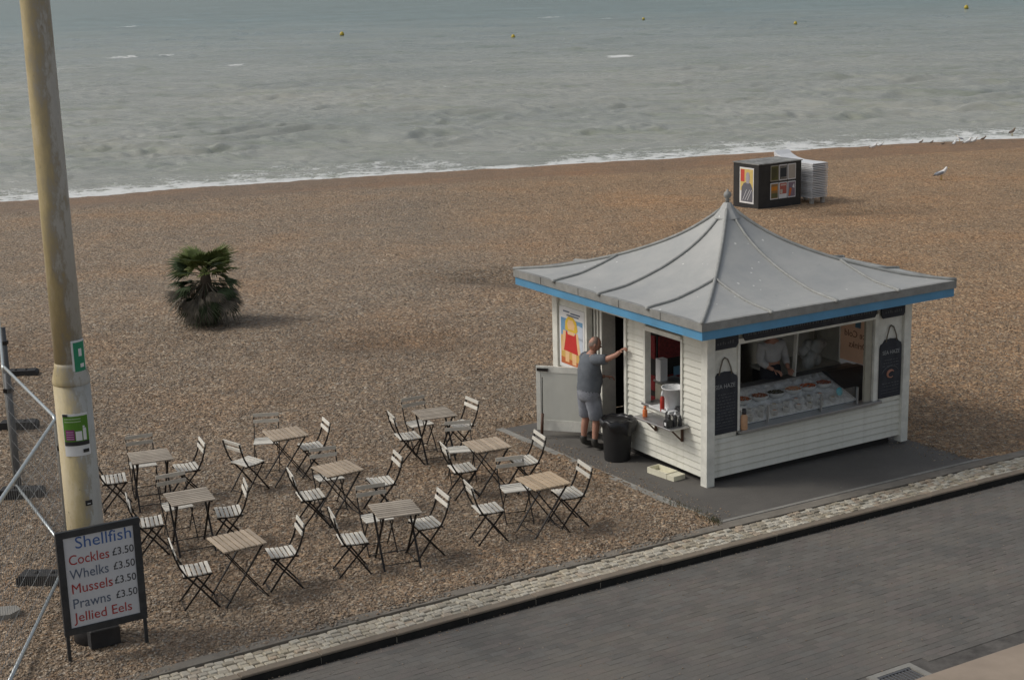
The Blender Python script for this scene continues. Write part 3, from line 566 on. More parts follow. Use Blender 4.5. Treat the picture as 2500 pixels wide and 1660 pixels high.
kerb = slab('kerb', -70, 70, -2.085, -1.985, -.4, -.035, 'mortar', 60, label='stone kerb between the sett strip and the road')
kl = .91; a = -11.9
kq = MB().box(-kl/2+.003, kl/2-.003, -.060, .060, -.02, .004, ch=.008); kq.box(-kl/2+.005, kl/2-.005, -.057, .057, -.20, -.0301, mi=1); kme = kq.mesh('kerb_stone', ['kerbstone', 'shade_and_damp'])
while a < 14:
    off = float(kerb_off(np.array(a))); p = k2w(a, -2.035+off); o = link('kerb_stone', kme, kerb); o.location = (p.x, p.y, gz(p.y)+rnd.uniform(-.004, .004))
    sl_ = float(kerb_off(np.array(a+.5))-kerb_off(np.array(a-.5))); o.rotation_euler = (G*cY*1, -G*sY*-1*-1, YAW+sl_)
    o.rotation_euler = (rnd.uniform(-.01, .01)+G*cY, math.asin(-G*sY), YAW+sl_); a += kl
setts = slab('sett_strip', -70, 70, -1.972, -1.55, -.4, -.022, 'mortar', 60, label='strip of pale stone setts along the kerb')
items = []; a = -10.9
for r in range(5):
    a = -10.9+rnd.uniform(0, .1)
    while a < 9.5:
        w = rnd.uniform(.085, .135); off = float(kerb_off(np.array(a))); p = k2w(a+w/2, -1.931+.085*r+off+rnd.uniform(-.006, .006))
        items.append((p.x, p.y, gz(p.y)+rnd.uniform(-.014, .007), YAW+rnd.uniform(-.13, .13), (w-.012)/.1, rnd.uniform(.62, .84), rnd.uniform(-.05, .05)-G*0, rnd.uniform(-.05, .05))); a += w
items.sort(key=lambda t: (Vector((t[0], t[1], -CAM_H)).dot(fw)))
vis = [t for t in items if 0 < (Vector((t[0], t[1], t[2]-CAM_H)).dot(RT)/Vector((t[0], t[1], t[2]-CAM_H)).dot(fw)*F_PX+1250) < 2500 and 830-(Vector((t[0], t[1], t[2]-CAM_H)).dot(UP)/Vector((t[0], t[1], t[2]-CAM_H)).dot(fw)*F_PX) < 1665]
smes = [MB().box(-.05, .05, -.05, .05, -.05, 0, ch=.009).mesh('sett', 'sett')]
for t in vis[:300]:
    o = link('sett', smes[0], setts); o.location = t[:3]; o.rotation_euler = (t[7], t[6], t[3]); o.scale = (t[4], t[5], 1)
ids = set(id(t) for t in vis[:300])
joined_blocks('setts', [t for t in items if id(t) not in ids], .1, .1, .05, 'settatt', [(.30, .265, .205), (.40, .36, .29), (.50, .46, .375), (.36, .315, .235), (.45, .42, .35), (.37, .30, .225)], setts, 'remaining pale setts of the strip', ch=.009)
edge = slab('edging_strip', -70, -.95, -1.525, -1.36, -.3, .004, 'edging', 60, label='low concrete edging between shingle and setts')
edge2 = slab('pad_edging', -.95, 40, -1.525, -1.335, -.3, -.002, 'edging', 30, label='darker concrete edging along the tarmac pad')
edge3 = slab('pad_kerb_line', -.80, 4.4, -1.331, -1.27, -.3, .006, 'concrete', 10, label='thin pale concrete line along the tarmac pad')
pad = slab('tarmac_pad', -.80, 3.93, -1.268, 4.25, -.3, .002, 'pad', 10, label='dark tarmac pad under the kiosk')
m = MB()
for s0, s1 in ((-1.2, .55), (.56, 1.35), (1.36, 2.7), (2.71, 4.3)):
    p0, p1 = [], []
    for b in (s0, s1):
        for a in (-.93, -.805): p = k2w(a, b); p0.append((p.x, p.y, gz(p.y)-.12)); p1.append((p.x, p.y, gz(p.y)+.006))
    m.add(p0+p1, [(0, 1, 3, 2)[::-1], (4, 5, 7, 6), (0, 1, 5, 4), (1, 3, 7, 5), (3, 2, 6, 7), (2, 0, 4, 6)])
tag(m.build('pad_side_edging', 'concrete'), 'pale concrete edging on the seating side of the pad', None, None, 'structure')
pk = gnd(2379, 1609, ROADZ+.02); ka, kb = w2k(pk.x, pk.y)
slab('near_pavement', -70, 70, -40, kb, -.6, ROADZ+.022, 'pink', 60, label='buff coloured pavement on the near side of the road')
# small stones and litter lying on the road and pad
n = 1500; aa = rg.random(n)*14-8; bb = -2.13-3.7*rg.random(n)**1.7; xx = NX+aa*cY-bb*sY; yy = NY+aa*sY+bb*cY
o = pebbles('road_grit', xx, yy, gz(yy)+ROADZ, .004, .016, 'scattered small stones on the road and in the gutter')
n = 900; aa = rg.random(n)*16-8.5; bb = -2.10-.12*rg.random(n)**1.6; xx = NX+aa*cY-bb*sY; yy = NY+aa*sY+bb*cY+kerb_off(aa)
pebbles('gutter_grit', xx, yy, gz(yy)+ROADZ-.004, .004, .016, 'stones and dirt collected in the gutter')
n = 1100; aa = -.80+.35*rg.random(n)**2.2; bb = -1.2+5.2*rg.random(n); xx = NX+aa*cY-bb*sY; yy = NY+aa*sY+bb*cY
pebbles('pad_grit', xx, yy, gz(yy)+.002, .005, .02, 'stray shingle spilled over the edge of the tarmac pad')
n = 700; aa = 3.9-.5*rg.random(n)**2.2; bb = -1.2+3.5*rg.random(n); xx = NX+aa*cY-bb*sY; yy = NY+aa*sY+bb*cY
pebbles('pad_grit', xx, yy, gz(yy)+.002, .005, .02, 'stray shingle spilled over the far edge of the tarmac pad')
# drain grating
dr = thing('drain_grate', (drain_at.x, drain_at.y, gz(drain_at.y)+ROADZ), YAW, 'rusty barred gully grate set in the road beside the buff pavement', 'drain')
m = MB(); fwid = .60
m.box(-.30, .30, .20, .27, -.05, .010); m.box(-.30, -.23, -.25, .198, -.05, .010); m.box(.23, .30, -.25, .198, -.05, .010); m.build('frame', 'concrete', dr)
MB().box(-.22, .22, -.25, .19, -.30, -.12).build('gully', 'dark_in', dr)
bmsh = MB().box(-.009, .009, -.25, .172, -.03, .002).mesh('grate_bar', 'dsteel')
for i in range(9): link('grate_bar', bmsh, dr, (-.19+.0475*i, 0, 0))
m = MB(); m.box(-.22, .22, .175, .195, -.035, .006); m.build('grate_rim', 'dsteel', dr)
# weeds in the corner of the pad
m = MB()
for i in range(260):
    a = -.86+rnd.gauss(0, .05); b = -1.2+rnd.random()**1.5*1.1 if i % 3 else -1.25+rnd.gauss(0, .06); p = k2w(a, b); z_ = gz(p.y); h = rnd.uniform(.02, .07); dx, dy = rnd.uniform(-.03, .03), rnd.uniform(-.03, .03)
    m.add([(p.x-.004, p.y, z_), (p.x+.004, p.y, z_), (p.x+dx, p.y+dy, z_+h)], [(0, 1, 2)])
tag(m.build('weeds', 'grass'), 'small green weeds in the corner of the tarmac pad', None, None, 'stuff')

# ------------------------------------------------------------------ the kiosk
KM = (NX, NY, NZ)
ki = thing('shellfish_kiosk', KM, YAW, 'white weatherboarded shellfish kiosk with curved grey lead roof and blue fascia', 'kiosk')
OV, ZF, FH, ZA = .493, 2.231, .241, 3.59
ZB = .078                                   # underside of the boards
def fpanel(a0, a1, z0, z1): return (a0, a1, z0, z1)
# weatherboards: tapered, lapped, one object each
PIT_B = .098
bcache = {}
def boards(face, s0, s1, z0, z1):
    """face 'F' front (b=0, facing -b), 'L' left side (a=0, facing -a), 'R' right, 'B' back"""
    z = z0; k = 0
    while z < z1-.004:
        h = min(PIT_B, z1-z); key = (face, round(s0, 3), round(s1, 3), round(h, 3))
        if key not in bcache:
            # section: bottom thick (.032 proud), top thin
            t0, t1 = .030, .010
            if face == 'F': m = MB().prism([(-t0, 0), (-t0+.002, -.006), (0, -.006), (0, h-.001), (-t1, h-.001)], 'x', s0, s1)
            if face == 'B': m = MB().prism([(DK+t0, 0), (DK, 0), (DK, h-.001), (DK+t1, h-.001)], 'x', s0, s1)
            if face == 'L': m = MB().prism([(-t0, 0), (-t0+.002, -.006), (0, -.006), (0, h-.001), (-t1, h-.001)], 'y', s0, s1)
            if face == 'R': m = MB().prism([(WK+t0, 0), (WK, 0), (WK, h-.001), (WK+t1, h-.001)], 'y', s0, s1)
            bcache[key] = m.mesh('weatherboard', 'board')
        link('weatherboard', bcache[key], ki, (0, 0, z)); z += h; k += 1
cp = .062    # corner post half size
boards('F', cp, WK-cp, ZB, .62)
boards('L', cp, .55, ZB, 2.20)
boards('L', .551, 1.45, ZB, .82)
boards('L', 1.451, 1.90, ZB, 2.20)
boards('L', 3.00, DK-cp, ZB, 2.20)
boards('R', cp, DK-cp, ZB, .86)
boards('B', cp, DK-cp, ZB, 1.0)
# inner wall sheets carrying the boards (butt against the corner posts)
m = MB()
m.box(cp, WK-cp, .002, .05, .06, .62); m.box(cp, .50, .002, .05, .621, 2.22); m.box(3.14, WK-cp, .002, .05, .621, 2.22); m.box(.501, 3.139, .002, .05, 2.02, 2.22)
m.build('front_wall', 'trim', ki)
m = MB()
m.box(.002, .05, cp, .55, .06, 2.22); m.box(.002, .05, .551, 1.45, .06, .82); m.box(.002, .05, 1.451, 1.93, .06, 2.22); m.box(.002, .05, 2.98, DK-cp, .06, 2.22); m.box(.002, .05, .551, 2.979, 2.04, 2.22)
m.build('side_wall', 'cream_in', ki)
m = MB(); m.box(WK-.05, WK-.002, cp, .64, .06, 2.22); m.box(WK-.05, WK-.002, .641, 1.33, .06, .88); m.box(WK-.05, WK-.002, .641, 1.33, 1.85, 2.22); m.box(WK-.05, WK-.002, 1.331, DK-cp, .06, 2.22); m.build('far_side_wall', 'cream_in', ki)
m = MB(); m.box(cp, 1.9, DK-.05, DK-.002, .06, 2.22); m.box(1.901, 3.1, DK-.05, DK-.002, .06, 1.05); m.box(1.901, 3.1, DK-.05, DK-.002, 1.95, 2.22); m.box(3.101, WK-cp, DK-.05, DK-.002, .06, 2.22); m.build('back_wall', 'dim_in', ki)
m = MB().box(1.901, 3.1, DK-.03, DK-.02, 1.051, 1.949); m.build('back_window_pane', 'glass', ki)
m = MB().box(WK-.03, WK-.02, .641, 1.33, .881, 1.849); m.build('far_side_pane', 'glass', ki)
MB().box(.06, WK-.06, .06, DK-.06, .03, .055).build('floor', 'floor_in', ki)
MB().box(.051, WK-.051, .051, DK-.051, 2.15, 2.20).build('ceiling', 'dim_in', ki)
pm = MB().box(-.075, .062, -.075, .062, -.03, 2.22, ch=.004).mesh('corner_post', 'trim')
for a, b, r in ((0, 0, 0), (WK, 0, math.pi/2), (WK, DK, math.pi), (0, DK, -math.pi/2)): link('corner_post', pm, ki, (a, b, 0), (0, 0, r))
m = MB(); m.box(.15, WK-.15, .10, .14, -.10, .04); m.box(.10, .14, .15, DK-.15, -.10, .04); m.box(.15, WK-.15, DK-.14, DK-.10, -.12, .04); m.build('plinth', 'dark_in', ki)
# flat panels beside the counter opening that carry the chalkboards
m = MB(); m.box(.066, .485, -.026, 0, .652, 2.20); m.build('front_panel', 'trim', ki)
m = MB(); m.box(3.155, WK-.066, -.026, 0, .652, 2.20); m.build('front_panel', 'trim', ki)
# opening frame
m = MB(); m.box(.487, .525, -.05, .06, .70, 1.99); m.build('counter_frame', 'trim', ki)
m = MB(); m.box(3.075, 3.145, -.05, .05, .70, 1.99); m.build('counter_frame', 'trim', ki)
m = MB(); m.box(2.93, 3.055, -.012, .03, .70, 1.955); m.build('sliding_frame', 'beige', ki)
m = MB(); m.box(.487, 3.145, -.052, .02, 1.955, 2.03); m.build('counter_lintel', 'trim', ki)
MB().box(.50, 3.20, -.11, .10, .665, .705, ch=.004).build('serving_ledge', 'steel', ki)
# soffit, blue fascia and lead edge
m = MB(); a0, a1, b0, b1 = -OV+.06, WK+OV-.06, -OV+.06, DK+OV-.06
m.box(a0, a1, b0, b1, ZF+.035, ZF+.05); m.build('soffit', 'trim', ki)
A0, A1, B0, B1 = -OV, WK+OV, -OV, DK+OV
def ring(name, w, z0, z1, grow, mat):
    x0, x1, y0, y1 = A0-grow, A1+grow, B0-grow, B1+grow
    for q in ((x0, x1, y0, y0+w), (x0, x0+w, y0+w+.0005, y1-w-.0005), (x1-w, x1, y0+w+.0005, y1-w-.0005), (x0, x1, y1-w, y1)):
        MB().box(*q, z0, z1).build(name, mat, ki)
ring('fascia_board', .05, ZF, ZF+.126, 0, 'blue')
ring('roof_edge', .07, ZF+.127, ZF+FH, .022, 'lead_edge')
for s in (.9, 1.9, 2.95, 4.0):            # joints of the edge capping
    MB().box(A0-.026, A0-.021, B0+s, B0+s+.006, ZF+.13, ZF+FH-.002).build('edge_joint', 'dark_in', ki)
# concave lead roof in bays between rolls
GT = [0, .2, .35, .5, .6, .7, .8, .9, .96, 1.0]; GV = [0, .045, .13, .235, .325, .43, .56, .735, .87, .985]
def gfun(t): return float(np.interp(t, GT, GV))
gt = np.linspace(0, 1, 41); gs = np.interp(gt, GT, GV); ker = np.array([1, 2, 3, 2, 1])/9
gsm = np.convolve(np.pad(gs, 2, mode='edge'), ker, 'valid'); gsm[0] = 0; gsm[-1] = .985
def groof(t): return float(np.interp(t, gt, gsm))
CA, CB = WK/2, DK/2; HA, HB = WK/2+OV+.022, DK/2+OV+.022; ZR = ZF+FH
def roofpt(face, u, t, lift=0):           # u across in -1..1 at the eaves, t up the slope
    if face == 'F': a, b = CA+u*HA, CB-HB*(1-t)
    if face == 'B': a, b = CA+u*HA, CB+HB*(1-t)
    if face == 'L': a, b = CA-HA*(1-t), CB+u*HB
    if face == 'R': a, b = CA+HA*(1-t), CB+u*HB
    return Vector((a, b, ZR+(ZA-ZR)*groof(t)+lift))
for face in 'FLRB':
    cuts = [-1, -.5, 0, .5, 1]
    for i in range(4):
        u0_, u1_ = cuts[i], cuts[i+1]; m = MB(); nt_, nu = 22, 5; vs_ = []
        for j in range(nt_+1):
            t = j/nt_; lim = 1-t; lo = max(u0_, -lim); hi = min(u1_, lim)
            if lo > hi: lo = hi = (lo+hi)/2 if abs(lo-hi) < .2 and False else (min(max(u0_, -lim), lim) if abs(u0_) < abs(u1_) else min(max(u1_, -lim), lim))
            for q in range(nu+1):
                u = lo+(hi-lo)*q/nu; dip = -.012*math.sin(math.pi*q/nu)*(hi-lo)*2
                vs_.append(roofpt(face, u, t, dip))
        n0 = len(vs_); vs_ += [v-Vector((0, 0, .03)) for v in vs_]
        fs = []
        for j in range(nt_):
            for q in range(nu):
                k = j*(nu+1)+q; f = (k, k+1, k+nu+2, k+nu+1); fs.append(f); fs.append(tuple(n0+x for x in f[::-1]))
        m.add(vs_, fs, True); m.build('roof_panel', 'lead', ki)
    for u in (-.5, 0, .5):
        tmax = 1-abs(u) if u else .97
        pts = [roofpt(face, u, -.004, -.01)]+[roofpt(face, u, tmax*j/14, .012) for j in range(15)]
        MB().tube(pts, .023, 6).build('roof_roll', 'rib', ki); MB().ball(pts[0]+Vector((0, 0, .012)), (.035, .035, .03), 8, 5).build('roll_end', 'rib', ki)
for sa, sb in ((-1, -1), (1, -1), (1, 1), (-1, 1)):
    pts = [Vector((CA+sa*HA*(1-t), CB+sb*HB*(1-t), ZR+(ZA-ZR)*groof(t)+.012)) for t in [j/22*.975 for j in range(23)]]
    MB().tube(pts, .027, 6).build('hip_roll', 'rib', ki)
m = MB(); m.lathe([(.22, ZA-.235), (.225, ZA-.225), (.12, ZA-.10), (.07, ZA-.02), (.05, ZA+.0)], 8, c=(CA, CB), smooth=False); m.build('roof_cap', 'lead', ki)
m = MB(); m.lathe([(.03, ZA-.02), (.028, ZA+.03), (.045, ZA+.04), (.022, ZA+.055), (.05, ZA+.08), (.062, ZA+.115), (.05, ZA+.15), (.02, ZA+.17), (.012, ZA+.20)], 12, c=(CA, CB)); m.build('finial', 'lead_edge', ki)
m = MB(); m.box(CA+1.45, CA+1.7, CB+HB*.45, CB+HB*.75, ZR+.12, ZR+.33); m.build('roof_vent', 'rib', ki)
# side hatch window with reveal
m = MB(); m.box(-.045, .06, .535, .575, .82, 1.99); m.build('hatch_frame', 'trim', ki)
m = MB(); m.box(-.045, .06, 1.425, 1.465, .82, 1.99); m.build('hatch_frame', 'trim', ki)
m = MB(); m.box(-.045, .06, .5755, 1.4245, 1.955, 2.02); m.build('hatch_frame', 'trim', ki)
m = MB(); m.box(.62, 1.9, 2.62, 2.66, .06, 2.1); m.build('partition', 'dim_in', ki)
m = MB(); m.box(-.06, .24, .5755, 1.50, .825, .858, ch=.004); m.build('hatch_sill', 'steel', ki)
# door opening: jambs, inner beige door edge, half door
m = MB(); m.box(-.05, .06, 1.90, 1.955, .04, 2.20); m.build('door_jamb', 'trim', ki)
m = MB(); m.box(-.05, .06, 2.945, 3.00, .04, 2.20); m.build('door_jamb', 'trim', ki)
m = MB(); m.box(-.05, .06, 1.9555, 2.9445, 2.04, 2.20); m.build('door_head', 'trim', ki)
m = MB(); m.box(.061, .44, 2.88, 2.92, .06, 2.03); m.build('inner_door', 'trim', ki)
m = MB(); m.box(.061, .09, 2.70, 2.75, .06, 2.03); m.box(.061, .09, 2.80, 2.83, .06, 2.03); m.build('inner_door_edge', 'trim', ki)
# lower half door, folded out past the corner
hd = bpy.data.objects.new('half_door', None); COL.objects.link(hd); hd.parent = ki; hd.location = (-.07, 2.93, 0); hd.rotation_euler = (0, 0, math.atan2(.59, -.53)-math.pi/2)
hd['label'] = 'lower half door swung wide open'
hw, hh = .82, 1.07
m = MB(); m.box(.0, .03, .07, hw-.07, .12, hh-.10); m.build('door_panel', 'door', hd)
m = MB(); m.box(-.006, .036, 0, hw, hh-.0995, hh); m.box(-.006, .036, 0, hw, .03, .1995); m.box(-.006, .036, 0, .0695, .2, hh-.1); m.box(-.006, .036, hw-.0695, hw, .2, hh-.1); m.build('door_rail', 'trim', hd)
m = MB(); m.tube([(-.02, hw-.035, .98), (-.02, hw-.30, .98)][:2], .008, 6) if False else None
m = MB(); m.box(-.03, -.006, hw-.20, hw-.02, hh-.075, hh-.03); m.build('bolt', 'iron', hd)
ORD = ['first', 'second', 'third', 'fourth', 'fifth', 'sixth', 'seventh', 'eighth', 'ninth', 'tenth', 'eleventh', 'twelfth', 'thirteenth', 'fourteenth', 'fifteenth', 'sixteenth', 'seventeenth', 'eighteenth', 'nineteenth', 'twentieth']
for o in list(hd.children): pass
m = MB(); 
def kpos(a, b, h=0): return k2w(a, b, h)
def kthing(name, a, b, h, label, cat, group=None, rz=0): return thing(name, k2w(a, b, h), YAW+rz, label, cat, group)

# stick leaning on the half door (brown wooden grip, thin rod)
p = k2w(-.60, 3.40, 0); br = thing('door_prop', (p.x, p.y, gz(p.y)+.01), YAW, 'thin rod with dark brown grip standing against the open half door', 'rod')
MB().tube([(-.02, 0, .02), (0, 0, .40)], .024, 8).build('grip', 'brownwood', br); MB().tube([(0, 0, .40), (.02, .02, .98)], .007, 6).build('rod', 'iron', br)

# chalkboards hanging on the front panels
def chalkboard(a0, a1, z0, z1, zr, label, head, prawn=False):
    w = a1-a0; cx = (a0+a1)/2; t = kthing('chalkboard', cx, -.028, z0, label, 'chalkboard', 'chalkboards on the kiosk front')
    H = z1-z0; s = w/2
    pts = [(-s, 0), (s, 0), (s, H-.13), (s*.92, H-.08), (s*.70, H-.055), (s*.55, H-.01), (s*.35, H-.012), (0, H), (-s*.35, H-.012), (-s*.55, H-.01), (-s*.70, H-.055), (-s*.92, H-.08), (-s, H-.13)]
    MB().prism(pts, 'y', -.022, 0).build('board', 'slate', t)
    MB().tube([(-s*.5, -.026, H-.04), (-s*.42, -.028, H+.05), (-s*.2, -.02, H+.17), (0, -.012, H+.2), (s*.2, -.02, H+.17), (s*.42, -.028, H+.05), (s*.5, -.026, H-.04)], .010, 6).build('rope', 'rope', t)
    me = text_mesh(head, .085, 'chalk', w*.80, bold=.001); link('lettering', me, t, (-w*.40, -.024, H-.235), (math.pi/2, 0, 0))
    m = MB(); r_ = random.Random(len(label)); zz = H-.33
    while zz > .14:
        if prawn and .26 < zz < .48: zz -= .045; continue
        x = -w*.38+r_.uniform(0, .05)
        while x < w*.36:
            l_ = r_.uniform(.02, .06); m.box(x, min(x+l_, w*.40), -.0245, -.0225, zz, zz+.011); x += l_+r_.uniform(.01, .025)
        zz -= .045
    tag(m.build('faded_writing', 'chalkdim', t), kind='stuff')
    m = MB(); m.box(-w*.42, w*.42, -.0245, -.0225, .075, .081); m.box(-w*.42, w*.42, -.0245, -.0225, .12, .125); m.build('ruled_line', 'chalkdim', t)
    if prawn:
        m = MB(); m.tube([(.09*math.cos(x)*.8+.01, -.0245, .36+.055*math.sin(x)) for x in np.linspace(.6, 5.4, 12)], [.006, .014, .019, .022, .022, .02, .018, .016, .013, .01, .008, .004], 6); 
        o = m.build('prawn_drawing', flat('prawn_pink', (.42, .20, .14)), t)
        m = MB(); m.tube([(.17*math.cos(x), -.0235, .36+.12*math.sin(x)) for x in np.linspace(.3, 2.9, 12)], .008, 4); m.build('chalk_arc', 'chalkdim', t)
    return t
chalkboard(.035, .483, .705, 1.60, 1.80, 'black menu chalkboard hung left of the serving counter, on the near corner', 'SEA HAZE')
chalkboard(3.19, 3.625, .715, 1.62, 1.80, 'black chalkboard with pink prawn drawing hung right of the serving counter', 'SEA HAZE', True)
def plaque(a0, a1, z0, z1, label, text=False):
    w = a1-a0; t = kthing('fascia_sign', (a0+a1)/2, -.052, z0, label, 'sign', 'black signs under the front eaves'); H = z1-z0; s = w/2
    MB().prism([(-s, .06), (-s+.04, 0), (s-.04, 0), (s, .06), (s, H-.02), (-s, H-.02)], 'y', -.02, 0).build('board', 'slate', t)
    m = MB(); r_ = random.Random(3); x = -s+.08
    while x < s-.08: m.box(x, x+.02, -.0225, -.0205, .07, .07+r_.uniform(.02, .05)); x += r_.uniform(.03, .06)
    tag(m.build('faint_lettering', 'chalkdim', t), kind='stuff')
plaque(.02, .475, 1.93, 2.225, 'small black shaped sign high on the near corner of the front')
plaque(.56, 3.08, 1.995, 2.225, 'long thin black sign above the serving counter')
plaque(3.17, 3.66, 1.95, 2.225, 'small black shaped sign high on the far end of the front')

# poster on the side wall: cartoon bather on a beach, drawn as flat shapes
t = kthing('beach_poster', -.05, 3.36, .96, 'seaside poster of a blonde bather in a red swimsuit left of the kiosk door', 'poster')
def flatpoly(name, pts, lay, mat, par, c3=None):     # pts (x right as seen, z up) ; poster faces local -x ; x right as seen = -y
    m = MB(); pts = [(-p[0], p[1]) for p in pts]; m.prism([(p[0], p[1]) for p in pts], 'x', -.004-lay*.0012, -.0035-(lay-1)*.0012+.0005); return m.build(name, mat, par)
MB().box(-.004, .02, -.355, .355, 0, .98).build('backing', 'paper', t)
fx = lambda L_: [(p[0]*1.35+.0, p[1]) for p in L_]
def R_(x0, x1, z0, z1): return [(x0, z0), (x1, z0), (x1, z1), (x0, z1)]
flatpoly('sky_print', R_(-.31, .31, .52, .80), 1, flat('poster_blue', (.16, .32, .50)), t)
flatpoly('cloud_print', [(.05, .55), (.31, .50), (.31, .72), (.18, .74), (.04, .66)], 2, flat('poster_cloud', (.55, .60, .68)), t)
flatpoly('sand_print', R_(-.31, .31, .06, .519), 1, flat('poster_sand', (.62, .38, .10)), t)
flatpoly('pale_print', [(.10, .33), (.31, .30), (.31, .53), (.12, .56)], 2, flat('poster_cloud', (.55, .60, .68)), t)
flatpoly('red_ground_print', [(-.31, .06), (.31, .06), (.31, .12), (-.31, .17)], 2, flat('poster_rust', (.50, .13, .04)), t)
flesh = flat('poster_flesh', (.78, .50, .26))
flatpoly('leg_print', fx([(-.14, .10), (-.06, .10), (-.05, .32), (-.14, .32)]), 3, flesh, t); flatpoly('leg_print', fx([(.01, .08), (.09, .08), (.09, .32), (0, .32)]), 3, flesh, t)
flatpoly('arm_print', fx([(-.22, .26), (-.17, .26), (-.12, .60), (-.18, .60)]), 3, flesh, t); flatpoly('arm_print', fx([(.13, .27), (.19, .25), (.13, .60), (.07, .60)]), 3, flesh, t)
flatpoly('swimsuit_print', fx([(-.17, .28), (.13, .26), (.10, .46), (.09, .60), (.05, .55), (-.07, .55), (-.12, .61), (-.13, .46)]), 4, flat('poster_red', (.55, .03, .025)), t)
flatpoly('chest_print', fx([(-.09, .552), (.06, .552), (.05, .63), (-.08, .63)]), 4, flesh, t)
flatpoly('hair_print', fx([(-.14, .62), (-.10, .61), (.09, .60), (.13, .64), (.10, .78), (.03, .84), (-.07, .84), (-.13, .76)]), 5, flat('poster_blonde', (.70, .46, .05)), t)
flatpoly('face_print', fx([(-.07, .64), (.05, .64), (.07, .72), (.03, .79), (-.06, .79), (-.09, .72)]), 6, flesh, t)
for i, (x0, x1, zz) in enumerate(((-.24, -.06, .90), (-.03, .24, .885), (-.14, .20, .845))): flatpoly('title_print', R_(x0, x1, zz, zz+.022), 2, 't_grey', t)

# shelf under the hatch with brackets
sh = kthing('hatch_shelf', 0, .80, .755, 'steel shelf on two brackets under the side hatch', 'shelf')
MB().box(-.37, -.032, -.42, .47, -.02, .0, ch=.004).build('top', 'steel', sh)
for b in (-.27, .36):
    m = MB(); m.bar((-.045, b, -.022), (-.045, b, -.26), .03, .03); m.bar((-.05, b, -.25), (-.27, b, -.03), .02, .02); m.build('bracket', 'brownwood', sh)
def bottle(a, b, h, r, H, mat, capmat, label, cat='bottle', group=None, cone=True):
    t = kthing('sauce_bottle', a, b, h, label, cat, group)
    MB().lathe([(r*.95, 0), (r, .01), (r, H*.62), (r*.55, H*.74), (r*.5, H*.76)], 12).build('body', mat, t)
    MB().lathe([(r*.62, H*.755), (r*.6, H*.82), (r*.2 if cone else r*.55, H)], 10).build('cap', capmat, t); return t
bottle(-.09, .94, .86, .034, .30, 'redsauce', 'white', 'red ketchup bottle standing on the hatch sill')
bottle(-.26, 1.13, .757, .036, .16, 'orange', 'orange', 'short orange pot on the shelf under the side hatch', 'pot', cone=False)
bb_ = ((-.12, .78), (-.17, .69), (-.22, .61), (-.13, .58), (-.20, .50), (-.28, .53), (-.12, .48))
for i, (a, b) in enumerate(bb_):
    bottle(a, b, .757, .031, (.19, .17, .20, .18, .15, .17, .16)[i], 'black', 'white' if i in (0, 2, 3) else 'black', ('%s dark condiment bottle on the hatch shelf, in the cluster' % ('innermost left white-capped', 'black-capped second', 'tall white-capped middle', 'white-capped wall side', 'short black-capped', 'black-capped outer', 'rightmost black-capped')[i]), group='dark condiment bottles on the hatch shelf')
t = kthing('napkin_box', -.30, .56+.02, .757, 'small black and white napkin box on the near corner of the hatch shelf', 'box'); MB().box(-.05, .05, -.10, -.02, 0, .10).build('case', 'black', t); MB().box(-.054, -.0505, -.08, -.04, .03, .075).build('front', 'white', t)
t = kthing('white_tray', -.06, 1.0, .858, 'flat white tray on the sill of the side hatch', 'tray'); MB().box(-.05, .12, -.22, .22, .0, .018).build('tray_base', 'white', t); MB().box(-.06, -.05, -.23, .23, 0, .035).build('rim', 'white', t)
t = kthing('white_bucket', .14, .98, .86, 'white plastic bucket just inside the side hatch', 'bucket'); m = MB(); m.lathe([(.125, 0), (.14, .03), (.17, .30), (.178, .30), (.178, .315), (.160, .31), (.13, .04), (.02, .03)], 20); m.build('pail', 'white', t)
m = MB(); m.tube([(.17*math.cos(x), .17*math.sin(x), .30-.12*math.sin(x)) for x in np.linspace(3.2, 6.2, 10)], .004, 5); m.build('handle', 'steel', t)

# inside the kiosk: shelves of stock, paper, worktops
t = kthing('stock_cabinet', 1.20, 2.32, .06, 'dark drinks cabinet with rows of red stock at the back of the kiosk', 'cabinet')
MB().box(-.55, .75, -.25, .25, 0, 1.75).build('case', 'dark_in', t)
for z0, z1 in ((.50, .62), (.72, .95), (1.22, 1.58)): MB().box(-.53, .72, -.275, -.251, z0, z1).build('stock_row', 'redstock', t); 
for z0, z1 in ((.50, .62), (.72, .95), (1.22, 1.58)): MB().box(-.575, -.551, -.22, .23, z0, z1).build('stock_row', 'redstock', t)
MB().box(-.26, -.13, -.285, -.2755, .93, 1.07).build('blue_label', 'bluebox', t)
t = kthing('paper_roll_box', .58, 1.82, 1.02, 'white paper box seen through the side hatch', 'box'); MB().box(-.09, .04, -.05, .07, 0, .34).build('box_body', 'paper', t)
t = kthing('back_worktop', .66, 1.80, .06, 'dark worktop inside the kiosk under the paper box', 'counter'); MB().box(-.15, .20, -.20, .13, .0, .93).build('cupboard', 'beige', t); MB().box(-.17, .22, -.22, .15, .931, .96).build('top', 'steel', t)
